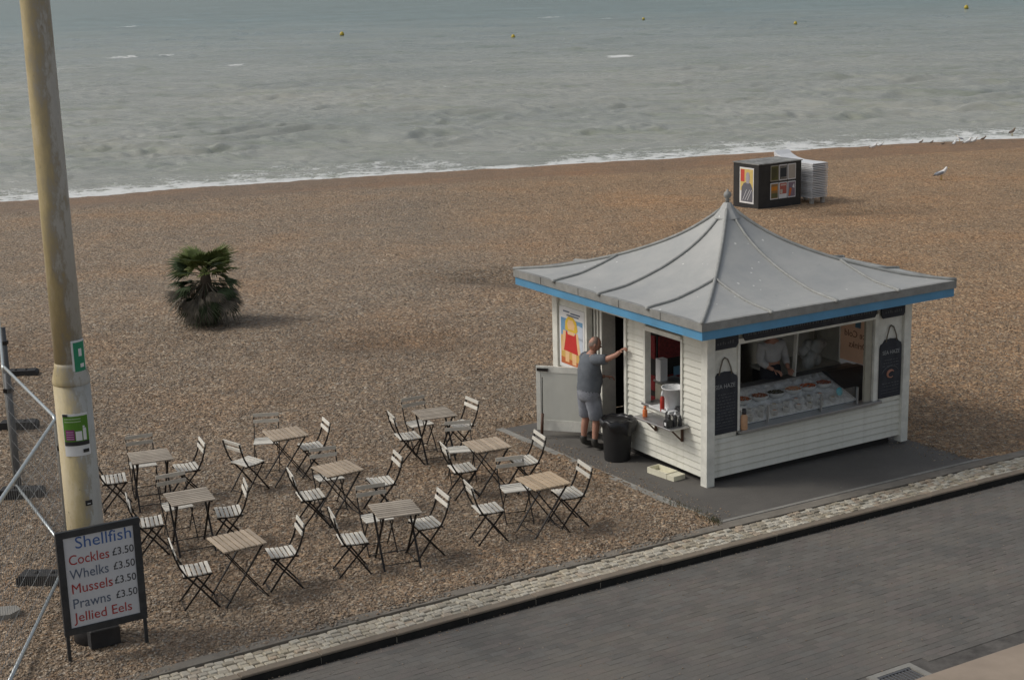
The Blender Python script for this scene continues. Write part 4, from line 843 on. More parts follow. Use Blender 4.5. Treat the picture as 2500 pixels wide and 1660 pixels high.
# serving counter with ice display
t = kthing('serving_counter', 1.8, .45, .06, 'dark serving counter behind the front opening', 'counter')
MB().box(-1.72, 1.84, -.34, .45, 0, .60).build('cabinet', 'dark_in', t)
MB().prism([(-.36, .60), (.45, .60), (.45, .94), (.33, .94)], 'x', 1.12, 1.84).build('slope', 'counter', t)
MB().prism([(-.36, .60), (.45, .60), (.45, .88), (-.36, .63)], 'x', -1.72, 1.11).build('slope', 'counter', t)
MB().box(-1.72, 1.84, .451, .66, .60, .915).build('back_ledge', 'dsteel', t)
def bedz(b): return .73+(b-.10)*.33
m = MB(); nx, ny = 70, 22; vs_ = []
for j in range(ny+1):
    for i in range(nx+1):
        a = -1.26+2.38*i/nx; b = -.34+.80*j/ny; edge_ = min(i, nx-i, 4)/4*min(j, ny-j, 3)/3
        vs_.append((a, b, bedz(b+.45)-.06-.02+.055*edge_*float(vnoise(np.array(a*14), np.array(b*14), 6))*1.6))
m.add(vs_, [(j*(nx+1)+i, j*(nx+1)+i+1, (j+1)*(nx+1)+i+1, (j+1)*(nx+1)+i) for j in range(ny) for i in range(nx)], True)
tag(m.build('crushed_ice', 'ice', t), kind='stuff')
foods = [((.30, .10, .04), 'brown'), ((.26, .11, .06), 'reddish brown'), ((.06, .055, .03), 'dark green'), ((.50, .26, .15), 'pale orange'), ((.40, .10, .03), 'bright orange'), ((.28, .10, .06), 'dark pink')]
names = ['whelks', 'prawns', 'mussels', 'cockles', 'crab sticks', 'crevettes']
for i, (a, (c, cn)) in enumerate(zip((1.04, 1.36, 1.67, 2.0, 2.29, 2.60), foods)):
    b = .52; t = kthing('seafood_bowl', a, b, bedz(b)+.0, 'white oval bowl of %s seafood on the ice, %s from the left' % (cn, ('first', 'second', 'third', 'fourth', 'fifth', 'sixth')[i]), 'bowl', 'oval bowls of seafood on the ice'); t.rotation_euler = (.30*cY*0+.0, 0, YAW)
    m = MB(); m.lathe([(.08, 0), (.14, .05), (.152, .085), (.155, .088), (.145, .084), (.12, .06)], 20, sx=1, sy=.85); m.build('dish', 'foam', t)
    m = MB(); r_ = random.Random(i)
    for q in range(90):
        an, rr = r_.random()*6.28, math.sqrt(r_.random())*.122; m.ball((rr*math.cos(an), rr*math.sin(an)*.85, .070+.03*(1-rr/.13)+r_.uniform(0, .012)), (r_.uniform(.012, .02), r_.uniform(.008, .014), .008), 5, 3)
    tag(m.build('seafood', flat('seafood_'+cn.replace(' ', '_'), c, .5), t), kind='stuff')
r_ = random.Random(8); k = 0
for row in range(2):
    for i in range(9):
        a = .66+i*.225+.1*row+r_.uniform(-.02, .02); b = .16+.13*row+r_.uniform(-.015, .015)
        if k >= 17: break
        t = kthing('shellfish_tub', a, b, bedz(b)+.0, '%s tub from the left in the %s row of shellfish tubs on the ice' % (ORD[i], ('front', 'rear')[row]), 'tub', 'tubs of shellfish on the ice'); k += 1
        m = MB(); m.lathe([(.040, 0), (.054, .075), (.059, .080), (.050, .072)], 12); m.build('cup', 'foam', t)
        MB().ball((0, 0, .062), (.040, .040, .022), 8, 5).build('filling', flat(*(('tub_pale', (.40, .33, .22)), ('tub_grey', (.34, .34, .30)), ('tub_olive', (.22, .20, .12)), ('tub_pink', (.48, .30, .22)))[r_.randrange(4)]), t)
t = kthing('turquoise_tag', 2.60, .17, bedz(.17)+.01, 'round turquoise price tag standing on the ice at the right', 'tag'); m = MB(); m.lathe([(.0, 0), (.062, 0), (.062, .006), (0, .006)], 14); o = m.build('disc', 'cyan', t, (0, 0, .12), (math.radians(75), 0, 0)); MB().tube([(0, 0, 0), (0, 0, .07)], .004, 5).build('stick', 'white', t)
for gi, a in enumerate((.545, 1.08, 2.09, 2.80)):
    t = kthing('counter_guard', a, .015, .706, '%s slim guard post from the left on the serving ledge' % ORD[gi], 'post', 'clear guard posts along the counter'); MB().box(-.008, .008, -.03, .005, 0, .25).build('upright', 'steel', t)
t = kthing('glass_guard', 1.6, .03, .706, 'low clear glass guard in front of the seafood display', 'glass guard'); MB().box(-1.04, 1.19, -.003, .003, .002, .25).build('pane', 'glass', t); MB().box(-1.06, 1.21, -.004, .004, .2505, .255).build('rim', 'glass', t)
bottle(.60, -.055, .706, .052, .30, 'sauce', 'black', 'pale pink sauce bottle with black cap on the left end of the serving ledge', cone=False)
# stack of cloudy bags and pale sill at the back
t = kthing('bag_pile', 3.22, 1.42, .93, 'pile of cloudy plastic bags behind the counter', 'bags')
m = MB(); r_ = random.Random(4)
for i in range(14): m.ball((r_.uniform(-.22, .22), r_.uniform(-.1, .1), .05+r_.random()*.34*(1-i/40)), (r_.uniform(.08, .13), .08, r_.uniform(.09, .15)), 9, 6)
m.build('bags_heap', 'bag', t)
t = kthing('side_worktop', 2.80, 1.55, .06, 'pale sill with clutter behind the counter on the right', 'counter'); MB().box(-.40, .84, -.28, .45, .84, .88).build('top', 'cream_in', t); MB().box(-.38, .8, -.2, .4, 0, .839).build('carcass', 'dark_in', t)
m = MB(); m.box(.80, .88, .30, .42, .88, 2.05); m.build('pillar', 'beige', t)
t = kthing('white_pole', 2.37, .97, .06, 'white upright edge board beside the vendor', 'board'); t.rotation_euler[1] = .06; MB().box(-.012, .012, -.02, .05, 0, 1.95).build('upright', 'trim', t)
# drinks poster on the far side pane, seen reversed from inside
t = kthing('drinks_poster', WK-.045, .98, .90, 'salmon Ice Cold Drinks poster in the side window, seen in reverse from inside', 'poster')
MB().box(-.001, .001, -.31, .33, .101, .86).build('sheet', 'poster_org', t)
MB().box(-.001, .001, -.31, .33, 0, .10).build('white_band', 'paper_thin', t)
for s_, z_, sz, w_ in (('Ice Cold', .50, .15, .50), ('Drinks', .33, .15, .40)):
    me = text_mesh(s_, sz, 't_brown', w_, flip=True, bold=.003)
    # text x -> local y reversed so it reads mirrored from inside
    o = link('lettering', me, t, (-.006, -.27, z_), (math.pi/2, 0, -math.pi/2)); o.location.y = -.27
    o.rotation_euler = (math.pi/2, 0, -math.pi/2)
    o['_w'] = w_
MB().box(-.0062, -.0048, -.12, .0, .66, .78).build('blue_square', 'bluebox', t)
# crate on the ground by the side wall
p = k2w(-.13, .80); t = thing('plastic_crate', (p.x, p.y, gz(p.y)+.004), YAW+.1, 'small cream open tray lying on the tarmac below the hatch shelf', 'crate')
m = MB(); m.box(-.17, .02, -.20, .20, 0, .015); m.box(-.18, -.165, -.205, .205, 0, .085); m.box(.025, .04, -.205, .205, 0, .085); m.box(-.164, .024, -.205, -.19, 0, .085); m.box(-.164, .024, .19, .205, 0, .085); m.build('tray_shell', 'ylw', t)
m = MB(); m.box(-.18, .04, -.36, -.215, 0, .075); m.build('offcut', 'ylw', t)
# bin
p = k2w(-.29, 1.80); t = thing('litter_bin', (p.x, p.y, gz(p.y)+.004), .3, 'round black bin with a black bag folded over its rim beside the hatch', 'bin')
m = MB(); m.lathe([(.205, 0), (.21, .02), (.245, .60), (.25, .62)], 24); m.build('body', 'binplastic', t)
m = MB(); n = 36; vs_ = []; r_ = random.Random(2)
prof = [(.20, .50), (.235, .62), (.262, .665), (.285, .64), (.29, .56), (.275, .50)]
ph = [r_.uniform(0, 6) for _ in range(6)]
for i, (r, z) in enumerate(prof):
    for k in range(n):
        an = 2*math.pi*k/n; w = .95+(.05*math.sin(7*an+ph[i])+.04*math.sin(11*an+ph[i]*2))*(i/5)+.02*math.sin(5*an); dz = (.02*math.sin(6*an+ph[0])+.05*math.sin(2*an+1))*(i > 3)+.012*math.sin(9*an+ph[i])
        ex = .05*max(0, math.cos(an+.2))*(i > 2); vs_.append(((r*w+ex)*math.cos(an), (r*w+ex)*math.sin(an), z+dz))
m.add(vs_, [(i*n+k, i*n+(k+1) % n, (i+1)*n+(k+1) % n, (i+1)*n+k) for i in range(5) for k in range(n)], True)
m.add([(.19*math.cos(2*math.pi*k/n), .19*math.sin(2*math.pi*k/n), .45) for k in range(n)], [tuple(range(n))]); m.build('bin_bag', 'binbag', t); t.scale = (.93, .93, .97)

# ------------------------------------------------------------------ people
def skin_mesh(name, V, E, R, mat, sub=2, root=0):
    me = bpy.data.meshes.new('tmp'); me.from_pydata(V, E, []); o = bpy.data.objects.new('tmp', me); COL.objects.link(o)
    m = o.modifiers.new('s', 'SKIN'); m.use_smooth_shade = True
    for i, sv in enumerate(me.skin_vertices[0].data):
        r = R[i]; sv.radius = (r, r) if not isinstance(r, tuple) else r; sv.use_root = (i == root)
    s = o.modifiers.new('u', 'SUBSURF'); s.levels = sub; s.render_levels = sub
    dg = bpy.context.evaluated_depsgraph_get(); out = bpy.data.meshes.new_from_object(o.evaluated_get(dg)); bpy.data.objects.remove(o)
    out.name = name; out.materials.clear(); out.materials.append(MT[mat])
    out.polygons.foreach_set('use_smooth', [True]*len(out.polygons)); return out
def join_meshes(name, mes, mat):
    V, Fs = [], []
    for me in mes:
        o = len(V); V += [tuple(v.co) for v in me.vertices]; Fs += [tuple(i+o for i in p.vertices) for p in me.polygons]
    me = bpy.data.meshes.new(name); me.from_pydata(V, [], Fs); me.materials.append(MT[mat]); me.polygons.foreach_set('use_smooth', [True]*len(Fs)); return me
class Sk:
    def __init__(s): s.V = []; s.E = []; s.R = []
    def chain(s, pts, rads, start=None):
        prev = start
        for p, r in zip(pts, rads):
            s.V.append(tuple(p)); s.R.append(r); i = len(s.V)-1
            if prev is not None: s.E.append((prev, i))
            prev = i
        return prev
def hand(wrist, dirv, palmn, side=1, curl=.5):
    """five fingers on a short palm, growing along dirv, bending towards palmn"""
    w = Vector(wrist); d = Vector(dirv).normalized(); n = Vector(palmn); n = (n-d*n.dot(d)).normalized(); l = d.cross(n)*side
    out = []
    for k, (off, L) in enumerate(((-.028, .070), (-.010, .082), (.009, .077), (.027, .060))):
        s = Sk(); b = w+d*.045+l*off*.6
        p1 = w+d*.085+l*off; p2 = p1+(d*math.cos(curl)+n*math.sin(curl))*L*.5; p3 = p2+(d*math.cos(curl*2.1)+n*math.sin(curl*2.1))*L*.5
        s.chain([b, p1, p2, p3], [.011, .0105, .009, .0075]); out.append(skin_mesh('f', s.V, s.E, s.R, 'skin', 1))
    s = Sk(); b = w+d*.02-l*.02; p1 = w+d*.04-l*.045; p2 = p1+(d*.6-l*.5+n*.5).normalized()*.032; p3 = p2+(d*.8+n*.6).normalized()*.026
    s.chain([b, p1, p2, p3], [.013, .012, .010, .008]); out.append(skin_mesh('f', s.V, s.E, s.R, 'skin', 1))
    s = Sk(); s.chain([w-d*.01, w+d*.035, w+d*.085], [(.024, .016), (.034, .017), (.034, .014)]); out.append(skin_mesh('p', s.V, s.E, s.R, 'skin', 1))
    return out
def head_parts(c, face, up=(0, 0, 1), hr=.098):
    """continuous head with nose, ears, brow; returns mesh pieces"""
    c = Vector(c); f = Vector(face).normalized(); u = Vector(up); u = (u-f*u.dot(f)).normalized(); s_ = f.cross(u)
    M3 = Matrix((s_, f, u)).transposed(); m = MB()
    def P(x, y, z): return c+s_*x+f*y+u*z
    n, mm = 20, 14; vs_ = []
    for i in range(mm+1):
        ph = math.pi*i/mm; z = -math.cos(ph)
        for k in range(n):
            t = 2*math.pi*k/n; x = math.sin(ph)*math.sin(t); y = math.sin(ph)*math.cos(t)
            wx, wy, wz = .077, .098, .118
            if z < 0: wx *= 1+.30*z*abs(z); wy *= 1+.16*z
            yy_ = y*wy
            if y > 0 and abs(x) < .5: yy_ += .008*math.exp(-((z+.55)/.22)**2)-.010*math.exp(-((z-.05)/.10)**2)*(1 if abs(x) > .15 else .2)
            if y > .6 and abs(x) < .22: yy_ += .024*math.exp(-((z+.22)/.14)**2)*(1-abs(x)/.22)
            if y > .6 and abs(x) < .4 and -.52 < z < -.38: yy_ -= .004
            vs_.append(P(x*wx, yy_, z*wz))
    m.add(vs_, [(i*n+k, i*n+(k+1) % n, (i+1)*n+(k+1) % n, (i+1)*n+k) for i in range(mm) for k in range(n)], True)
    for sx in (-1, 1): m.ball(P(sx*.080, -.008, -.005), (.012, .020, .030), 8, 5, M=M3)
    return m
def head_features(c, face, parent):
    c = Vector(c); f = Vector(face).normalized(); u = Vector((0, 0, 1)); u = (u-f*u.dot(f)).normalized(); s_ = f.cross(u)
    m = MB(); e = MB()
    for sx in (-1, 1):
        e.ball(c+s_*sx*.030+f*.083+u*.006, .011, 7, 5)
        m.bar(c+s_*(sx*.018)+f*.094+u*.024, c+s_*(sx*.044)+f*.086+u*.024, .006, .005)
    m.bar(c+s_*-.022+f*.090-u*.058, c+s_*.022+f*.090-u*.058, .006, .004)
    m.build('brows_and_mouth', flat('dark_feature', (.10, .05, .04)), parent); e.build('eyes', flat('eye_white', (.55, .52, .5)), parent)

# man leaning in the doorway, kiosk axes: x into the kiosk (faces it), y along the wall away from the near corner
def F3(f, r, z): return Vector((f, -r, z))          # forward, right, up -> local xyz
p = k2w(-.31, 2.50); man = thing('person', (p.x, p.y, gz(p.y)+.006), YAW-.10, 'stout man in grey t-shirt and shorts leaning with one hand on the door frame', 'person')
s = Sk()
pel = s.chain([F3(-.02, 0, .94)], [(.140, .115)])
ch_ = s.chain([F3(-.02, 0, 1.08), F3(.0, 0, 1.24), F3(.01, 0, 1.38)], [(.125, .12), (.125, .12), (.115, .10)], pel)
nk = s.chain([F3(.05, .01, 1.49), F3(.07, .01, 1.555)], [.07, .062], ch_)
sr = s.chain([F3(.02, .18, 1.455), F3(.12, .35, 1.47), F3(.21, .49, 1.56), F3(.24, .54, 1.62)], [.070, .050, .037, .029], ch_)
sl2 = s.chain([F3(.04, -.17, 1.40), F3(.12, -.23, 1.17), F3(.27, -.12, 1.07), F3(.33, -.08, 1.08)], [.064, .045, .033, .027], ch_)
lr = s.chain([F3(.0, .10, .86), F3(.06, .11, .50), F3(.045, .11, .36), F3(.02, .11, .11)], [.098, .060, .062, .040], pel)
ll = s.chain([F3(-.02, -.09, .86), F3(.0, -.11, .50), F3(-.03, -.11, .36), F3(-.05, -.12, .11)], [.098, .060, .062, .040], pel)
body = skin_mesh('b', s.V, s.E, s.R, 'skin', 2)
hc = F3(.095, .015, 1.635); face = F3(.93, .34, -.22)
hm = head_parts(hc, face).mesh('h', 'skin')
parts_ = [body, hm]+hand(F3(.24, .54, 1.62), F3(.25, .75, .60), F3(.4, .2, -1), 1, .75)+hand(F3(.33, -.08, 1.08), F3(.9, .4, -.1), F3(0, .4, -1), -1, .5)
bo = link('body', join_meshes('body', parts_, 'skin'), man)
head_features(hc, face, man)
# short hair cap
m = MB(); c = hc; f = face.normalized(); u = Vector((0, 0, 1)); u = (u-f*u.dot(f)).normalized(); s_ = f.cross(u); n = 18; vs_ = []; mm = 7
for i in range(mm+1):
    ph = math.pi*.50*i/mm
    for k in range(n):
        t = 2*math.pi*k/n; x, y, z = math.sin(ph)*math.sin(t), math.sin(ph)*math.cos(t), math.cos(ph)
        yb = y*.101; 
        if y > .3: yb = y*.080
        zb = z*.121-(.045*max(0, -y)*math.sin(ph)); vs_.append(c+s_*x*.081+f*(yb-.005)+u*zb)
m.add(vs_, [(i*n+k, i*n+(k+1) % n, (i+1)*n+(k+1) % n, (i+1)*n+k) for i in range(mm) for k in range(n)], True); m.build('hair', 'hair', man)
m = MB(); n = 24
def loft2(rows):
    vs_ = []
    for ri, (f, r, z, rf, rr_) in enumerate(rows):
        for k in range(n):
            t = 2*math.pi*k/n; w = .93+.018*math.sin(3*t+ri*1.7)+.014*math.sin(5*t-ri*2.3)
            vs_.append(F3(f+rf*w*math.cos(t), r+rr_*w*math.sin(t), z+.006*math.sin(4*t+ri)))
    m.add(vs_, [(i*n+k, i*n+(k+1) % n, (i+1)*n+(k+1) % n, (i+1)*n+k) for i in range(len(rows)-1) for k in range(n)]+[tuple(range(n))[::-1], tuple(range(len(vs_)-n, len(vs_)))], True)
loft2([(-.01, 0, .855, .178, .195), (-.005, 0, .90, .190, .208), (.0, 0, .97, .198, .214), (.01, 0, 1.06, .205, .218), (.01, 0, 1.15, .200, .216), (.005, 0, 1.24, .185, .218), (.005, 0, 1.32, .168, .222), (.01, 0, 1.39, .150, .222), (.02, .0, 1.44, .130, .205), (.03, .0, 1.475, .105, .160), (.045, .005, 1.505, .078, .095)])
m.tube([F3(.01, .12, 1.425), F3(.02, .19, 1.440), F3(.07, .27, 1.452), F3(.12, .335, 1.463)], [.085, .088, .082, .075], 14)
m.tube([F3(.02, -.12, 1.42), F3(.03, -.19, 1.40), F3(.07, -.225, 1.31), F3(.10, -.24, 1.22)], [.085, .088, .080, .072], 14)
m.build('t_shirt', 'tee', man)
s = Sk(); m = MB(); n = 20
def loft(rows): 
    vs_ = [F3(f+rf*math.cos(2*math.pi*k/n), r+rr_*math.sin(2*math.pi*k/n), z) for (f, r, z, rf, rr_) in rows for k in range(n)]
    m.add(vs_, [(i*n+k, i*n+(k+1) % n, (i+1)*n+(k+1) % n, (i+1)*n+k) for i in range(len(rows)-1) for k in range(n)]+[tuple(range(n)), tuple(range(len(vs_)-n, len(vs_)))], True)
loft([(-.01, 0, 1.0, .165, .185), (-.015, 0, .92, .172, .198), (-.015, 0, .82, .165, .200), (-.01, 0, .76, .12, .17)])
loft([(.0, .095, .86, .13, .095), (.015, .10, .76, .135, .10), (.035, .11, .62, .118, .098), (.05, .115, .50, .112, .098), (.052, .115, .485, .10, .088)])
loft([(-.02, -.095, .86, .13, .095), (-.015, -.10, .76, .135, .10), (-.005, -.112, .62, .118, .098), (.0, -.115, .50, .112, .098), (.0, -.115, .485, .10, .088)])
m.build('shorts', 'shorts', man)
for nm, f_, r_x in (('boot', .02, .11), ('boot', -.05, -.12)):
    s = Sk(); s.chain([F3(f_, r_x, .20), F3(f_, r_x, .08), F3(f_+.09, r_x+.01, .05), F3(f_+.18, r_x+.02, .042)], [.058, .056, .050, .040]); link(nm, skin_mesh(nm, s.V, s.E, s.R, 'boot', 2), man)
# vendor behind the counter
p = k2w(2.12, 1.18); ven = thing('person', (p.x, p.y, NZ+.06), YAW+math.pi, 'vendor in white work shirt and dark apron standing behind the counter', 'person')
s = Sk(); pel = s.chain([(0, 0, .95)], [(.16, .12)]); c2 = s.chain([(0, 0, 1.1), (0, .01, 1.28), (0, .02, 1.42)], [(.16, .12), (.17, .12), (.16, .10)], pel)
s.chain([(0, .03, 1.50), (0, .05, 1.57)], [.06, .055], c2)
s.chain([(.18, .02, 1.42), (.25, .05, 1.18), (.12, .24, 1.08)], [.06, .045, .03], c2); s.chain([(-.18, .02, 1.42), (-.26, .04, 1.18), (-.16, .24, 1.06)], [.06, .045, .03], c2)
s.chain([(.09, 0, .86), (.10, .02, .48), (.10, 0, .08)], [.09, .06, .04], pel); s.chain([(-.09, 0, .86), (-.10, .02, .48), (-.10, 0, .08)], [.09, .06, .04], pel)
hv = head_parts((0, .07, 1.66), (0, 1, -.3)).mesh('h', 'skin')
link('body', join_meshes('body', [skin_mesh('b', s.V, s.E, s.R, 'skin', 1), hv]+hand((.12, .24, 1.08), (-.4, .9, -.2), (0, 0, -1))+hand((-.16, .24, 1.06), (.4, .9, -.2), (0, 0, -1), -1), 'skin'), ven)
head_features((0, .07, 1.66), (0, 1, -.3), ven)
s = Sk(); q = s.chain([(0, 0, 1.14)], [(.175, .14)]); q2 = s.chain([(0, 0, 1.20), (0, .01, 1.28), (0, .02, 1.43)], [(.185, .145), (.19, .14), (.18, .115)], q); s.chain([(.19, .02, 1.42), (.25, .05, 1.20), (.17, .17, 1.12)], [.08, .065, .055], q2); s.chain([(-.19, .02, 1.42), (-.26, .04, 1.2), (-.19, .17, 1.10)], [.08, .065, .055], q2)
link('shirt', skin_mesh('shirt', s.V, s.E, s.R, 'vshirt', 2), ven)
s = Sk(); q = s.chain([(0, .01, 1.16)], [(.185, .150)]); s.chain([(0, .02, .80), (0, .02, .45)], [(.20, .15), (.20, .14)], q); link('apron', skin_mesh('apron', s.V, s.E, s.R, 'navy', 2), ven)
MB().ball((0, .05, 1.70), (.084, .104, .10), 12, 8).build('cap', 'white', ven)

# ------------------------------------------------------------------ folding tables and chairs
def slatbox(lx, ly, h=.018): return MB().box(-lx/2, lx/2, -ly/2, ly/2, -h, 0, ch=.003)
def make_table():
    t = thing('folding_table', (0, 0, 0), 0)
    W_, D_ = .54, .55; n = 8; sp = W_/n
    me = slatbox(sp-.016, D_).mesh('slat', 'tabletop')
    for i in range(n): link('slat', me, t, (-W_/2+sp*(i+.5), 0, .71))
    for s_ in (-1, 1):
        y = s_*(D_/2-.05)
        MB().bar((-W_/2+.01, y, .682), (W_/2-.01, y, .682), .020, .022).build('top_rail', 'iron', t)
        yi = y-s_*.022
        for sx, yy_ in ((1, y), (-1, yi)):
            MB().bar((sx*(W_/2-.05), yy_, .675), (-sx*(W_/2+.01), yy_, 0.0), .024, .014).build('leg', 'iron', t)
        MB().bar((-.02, y-s_*.02, .675), (-.14, y-s_*.02, .50), .014, .008).build('strut', 'iron', t) if s_ > 0 else None
    y = D_/2-.05
    for sx in (1, -1): MB().tube([(sx*(W_/2-.065), -y, .07), (sx*(W_/2-.065), y, .07)], .006, 5).build('stretcher', 'iron', t)
    return t
def make_chair(backmat):
    t = thing('folding_chair', (0, 0, 0), 0)      # +y is the way the sitter faces
    w = .39; n = 6; d = .335; sp = d/n; z = .445
    me = slatbox(w-.03, sp-.015, .014).mesh('seat_slat', 'seat')
    for i in range(n): link('seat_slat', me, t, (0, -d/2+sp*(i+.5), z+.004*abs(i-2.5)))
    hx = w/2-.012
    for sx in (-1, 1):
        MB().bar((sx*(hx-.022), -d/2, z-.022), (sx*(hx-.022), d/2+.005, z-.022), .010, .018).build('seat_rail', 'iron', t)
        # front foot up to the top of the back: gently bent
        pts = [(sx*hx, .215, 0), (sx*hx, .03, .255), (sx*hx, -.135, .455), (sx*hx, -.19, .56), (sx*hx, -.235, .70), (sx*hx, -.255, .80)]
        m = MB()
        for a, b in zip(pts[:-1], pts[1:]):
            m.bar(a, b, .012, .021, up=(0, 1, .3))
        m.build('back_upright', 'iron', t)
        MB().bar((sx*(hx-.016), .15, z-.02), (sx*(hx-.016), -.215, 0), .010, .020, up=(0, 1, .3)).build('rear_leg', 'iron', t)
    for (y, zz) in ((-.232, .695), (-.255, .785)):
        MB().box(-w/2+.003, w/2-.003, -.008, .008, -.025, .025, ch=.003).build('back_slat', backmat, t, (0, y+.014, zz), (.16, 0, 0))
    for y, zz in ((.19, .035), (-.185, .04), (-.12, .43)): MB().tube([(-hx+.01, y, zz), (hx-.01, y, zz)], .006, 5).build('crossbar', 'iron', t)
    return t
TAB = [(-3.235, 16.473, .553, 0), (-4.126, 18.155, .418, 1), (-5.055, 20.009, .382, 1), (-3.309, 20.989, .462, 0), (-2.357, 19.199, .550, 0), (-1.206, 21.914, .395, 1), (-.383, 20.150, .422, 0), (.350, 18.438, .487, 0), (-1.483, 17.462, .332, 1)]
TL = ['nearest slatted folding table, at the front left of the seating, with two chairs', 'slatted folding table just behind and left of the nearest one, beside the menu sign',
 'leftmost slatted folding table, at the back beside the lamp column', 'slatted folding table in the back row, between the leftmost and the farthest table',
 'slatted folding table in the middle of the group, two behind the nearest', 'farthest slatted folding table, small at the back of the group',
 'slatted folding table in front of the farthest one, towards the open half door', 'rightmost slatted folding table, nearest the tarmac pad', 'slatted folding table at the front centre, right of the nearest one']
t0 = make_table(); tabs = []
for i, (x, y, a, k) in enumerate(TAB):
    rz = a+(math.pi/2 if k else 0); z = gz(y)+.004
    o = t0 if i == 0 else copy_thing(t0, (x, y, z), rz)
    o.location = (x, y, z); o.rotation_euler = (rnd.uniform(-.012, .012), rnd.uniform(-.012, .012), rz)
    tag(o, TL[i], 'table', 'slatted folding tables on the shingle')
    for ch in o.children:
        if ch.name.startswith('slat'): ch.material_slots[0].link = 'OBJECT'; ch.material_slots[0].material = MT[('tabletop', 'tabletop_grey', 'tabletop_grey', 'tabletop', 'tabletop', 'tabletop_grey', 'tabletop', 'tabletop_warm', 'tabletop_grey')[i]]
CH = [ # x, y, facing deg, table, side
 (-3.687, 16.303, 19, 0, 'L'), (-2.781, 16.788, -160, 0, 'R'), (-4.611, 18.026, 17, 1, 'L'), (-3.688, 18.365, -163, 1, 'R'), (-4.396, 18.66, -66, 1, 'B'),
 (-5.538, 19.905, 18, 2, 'L'), (-4.637, 20.351, -157, 2, 'R'), (-5.291, 20.56, -70, 2, 'B'), (-3.801, 20.553, 48, 3, 'L'), (-2.991, 21.251, -158, 3, 'R'), (-3.693, 21.577, -85, 3, 'B'),
 (-2.70, 18.956, 20, 4, 'L'), (-1.829, 19.458, -159, 4, 'R'), (-2.56, 19.687, -66, 4, 'B'), (-2.005, 17.211, 18, 8, 'L'), (-1.136, 17.718, -155, 8, 'R'), (-1.743, 17.948, -70, 8, 'B'),
 (-1.60, 21.663, 20, 5, 'L'), (-.84, 22.251, -148, 5, 'R'), (-1.442, 22.358, -66, 5, 'B'), (-.726, 19.983, 18, 6, 'L'), (.131, 20.269, -157, 6, 'R'), (-.778, 20.859, -80, 6, 'B'),
 (-.357, 18.203, 19, 7, 'L'), (.678, 18.768, -156, 7, 'R'), (-.001, 19.004, -76, 7, 'B')]
TS = ['nearest table', 'table beside the menu sign', 'leftmost table', 'back row table before the farthest', 'middle table', 'farthest table', 'table nearest the half door', 'rightmost table', 'front centre table']
SD = {'L': 'left', 'R': 'right', 'B': 'sea'}
ca_, cb_ = make_chair('seat'), make_chair('backgrey'); first = {0: True, 1: True}
for i, (x, y, fd, tb, sd) in enumerate(CH):
    k = 1 if sd == 'B' else 0; src = cb_ if k else ca_; rz = math.radians(fd)-math.pi/2; z = gz(y)-.012
    o = src if first[k] else copy_thing(src, (x, y, z), rz); first[k] = False
    o.location = (x, y, z); o.rotation_euler = (rnd.uniform(-.035, .035), rnd.uniform(-.035, .035), rz)
    tag(o, 'slatted folding chair at the %s side of the %s' % (SD[sd], TS[tb]), 'chair', 'slatted folding chairs on the shingle')

# ------------------------------------------------------------------ lamp column
PXY = (-4.65, 15.42); zb = gz(PXY[1])
pt = thing('lamp_column', (PXY[0], PXY[1], zb), -.1, 'tall cream painted lamp column with flaking paint behind the menu sign', 'lamp column')
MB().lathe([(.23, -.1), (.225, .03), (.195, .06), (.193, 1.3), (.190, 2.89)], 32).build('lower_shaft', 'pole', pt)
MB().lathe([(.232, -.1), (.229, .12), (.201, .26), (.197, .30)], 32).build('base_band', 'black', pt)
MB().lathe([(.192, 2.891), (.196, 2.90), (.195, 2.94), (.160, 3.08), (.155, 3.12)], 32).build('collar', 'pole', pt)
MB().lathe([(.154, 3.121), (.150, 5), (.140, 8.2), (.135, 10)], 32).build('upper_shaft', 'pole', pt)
MB().tube([(-.1, 0, 9.9), (.5, -.1, 10.3), (1.2, -.2, 10.3)], .05, 10).build('arm', 'pole', pt); m = MB(); m.box(1.1, 1.7, -.3, -.1, 10.2, 10.34, ch=.03); m.build('lantern', 'lead_edge', pt)
m = MB(); a0 = math.radians(-30)
def curved(name, mat, parent, r, ac, wd, z0, z1, n=10, th=.002):
    m = MB(); h = wd/r/2; vs_ = []
    for rr in (r, r+th):
        for z in (z0, z1):
            for i in range(n+1): t = ac-h+2*h*i/n; vs_.append((rr*math.cos(t), rr*math.sin(t), z))
    q = n+1; fs = [(2*q+i, 2*q+i+1, 3*q+i+1, 3*q+i) for i in range(n)]+[(i+1, i, q+i, q+i+1) for i in range(n)]+[(i, i+1, 2*q+i+1, 2*q+i) for i in range(n)]+[(q+i+1, q+i, 3*q+i, 3*q+i+1) for i in range(n)]+[(0, 2*q, 3*q, q), (q-1, 2*q-1, 4*q-1, 3*q-1)]
    m.add(vs_, fs); return m.build(name, mat, parent)
# round the column small notices: green one facing right, notice plate facing the road
nt2 = thing('green_notice', (PXY[0], PXY[1], zb), 0, 'narrow green and white notice strapped to the column above its collar', 'notice')
acg = math.radians(-32)
curved('backing', 'white', nt2, .1555, acg, .17, 3.00, 3.37, th=.012); curved('green_print', flat('notice_green', (.03, .25, .13)), nt2, .1680, acg, .145, 3.02, 3.35)
curved('white_print', 'white', nt2, .1705, acg, .04, 3.20, 3.28); curved('white_print', 'white', nt2, .1705, acg+.1, .05, 3.08, 3.12)
nb = thing('dog_notice', (PXY[0], PXY[1], zb), 0, 'green, purple and white public notice fixed to the column below its collar', 'notice')
ac = math.radians(-73); wd = .27
curved('backing', 'white', nb, .1915, ac, wd, 2.14, 2.60, th=.006)
gr_ = flat('notice_leaf', (.085, .22, .02)); curved('green_print', gr_, nb, .198, ac, wd-.005, 2.27, 2.575)
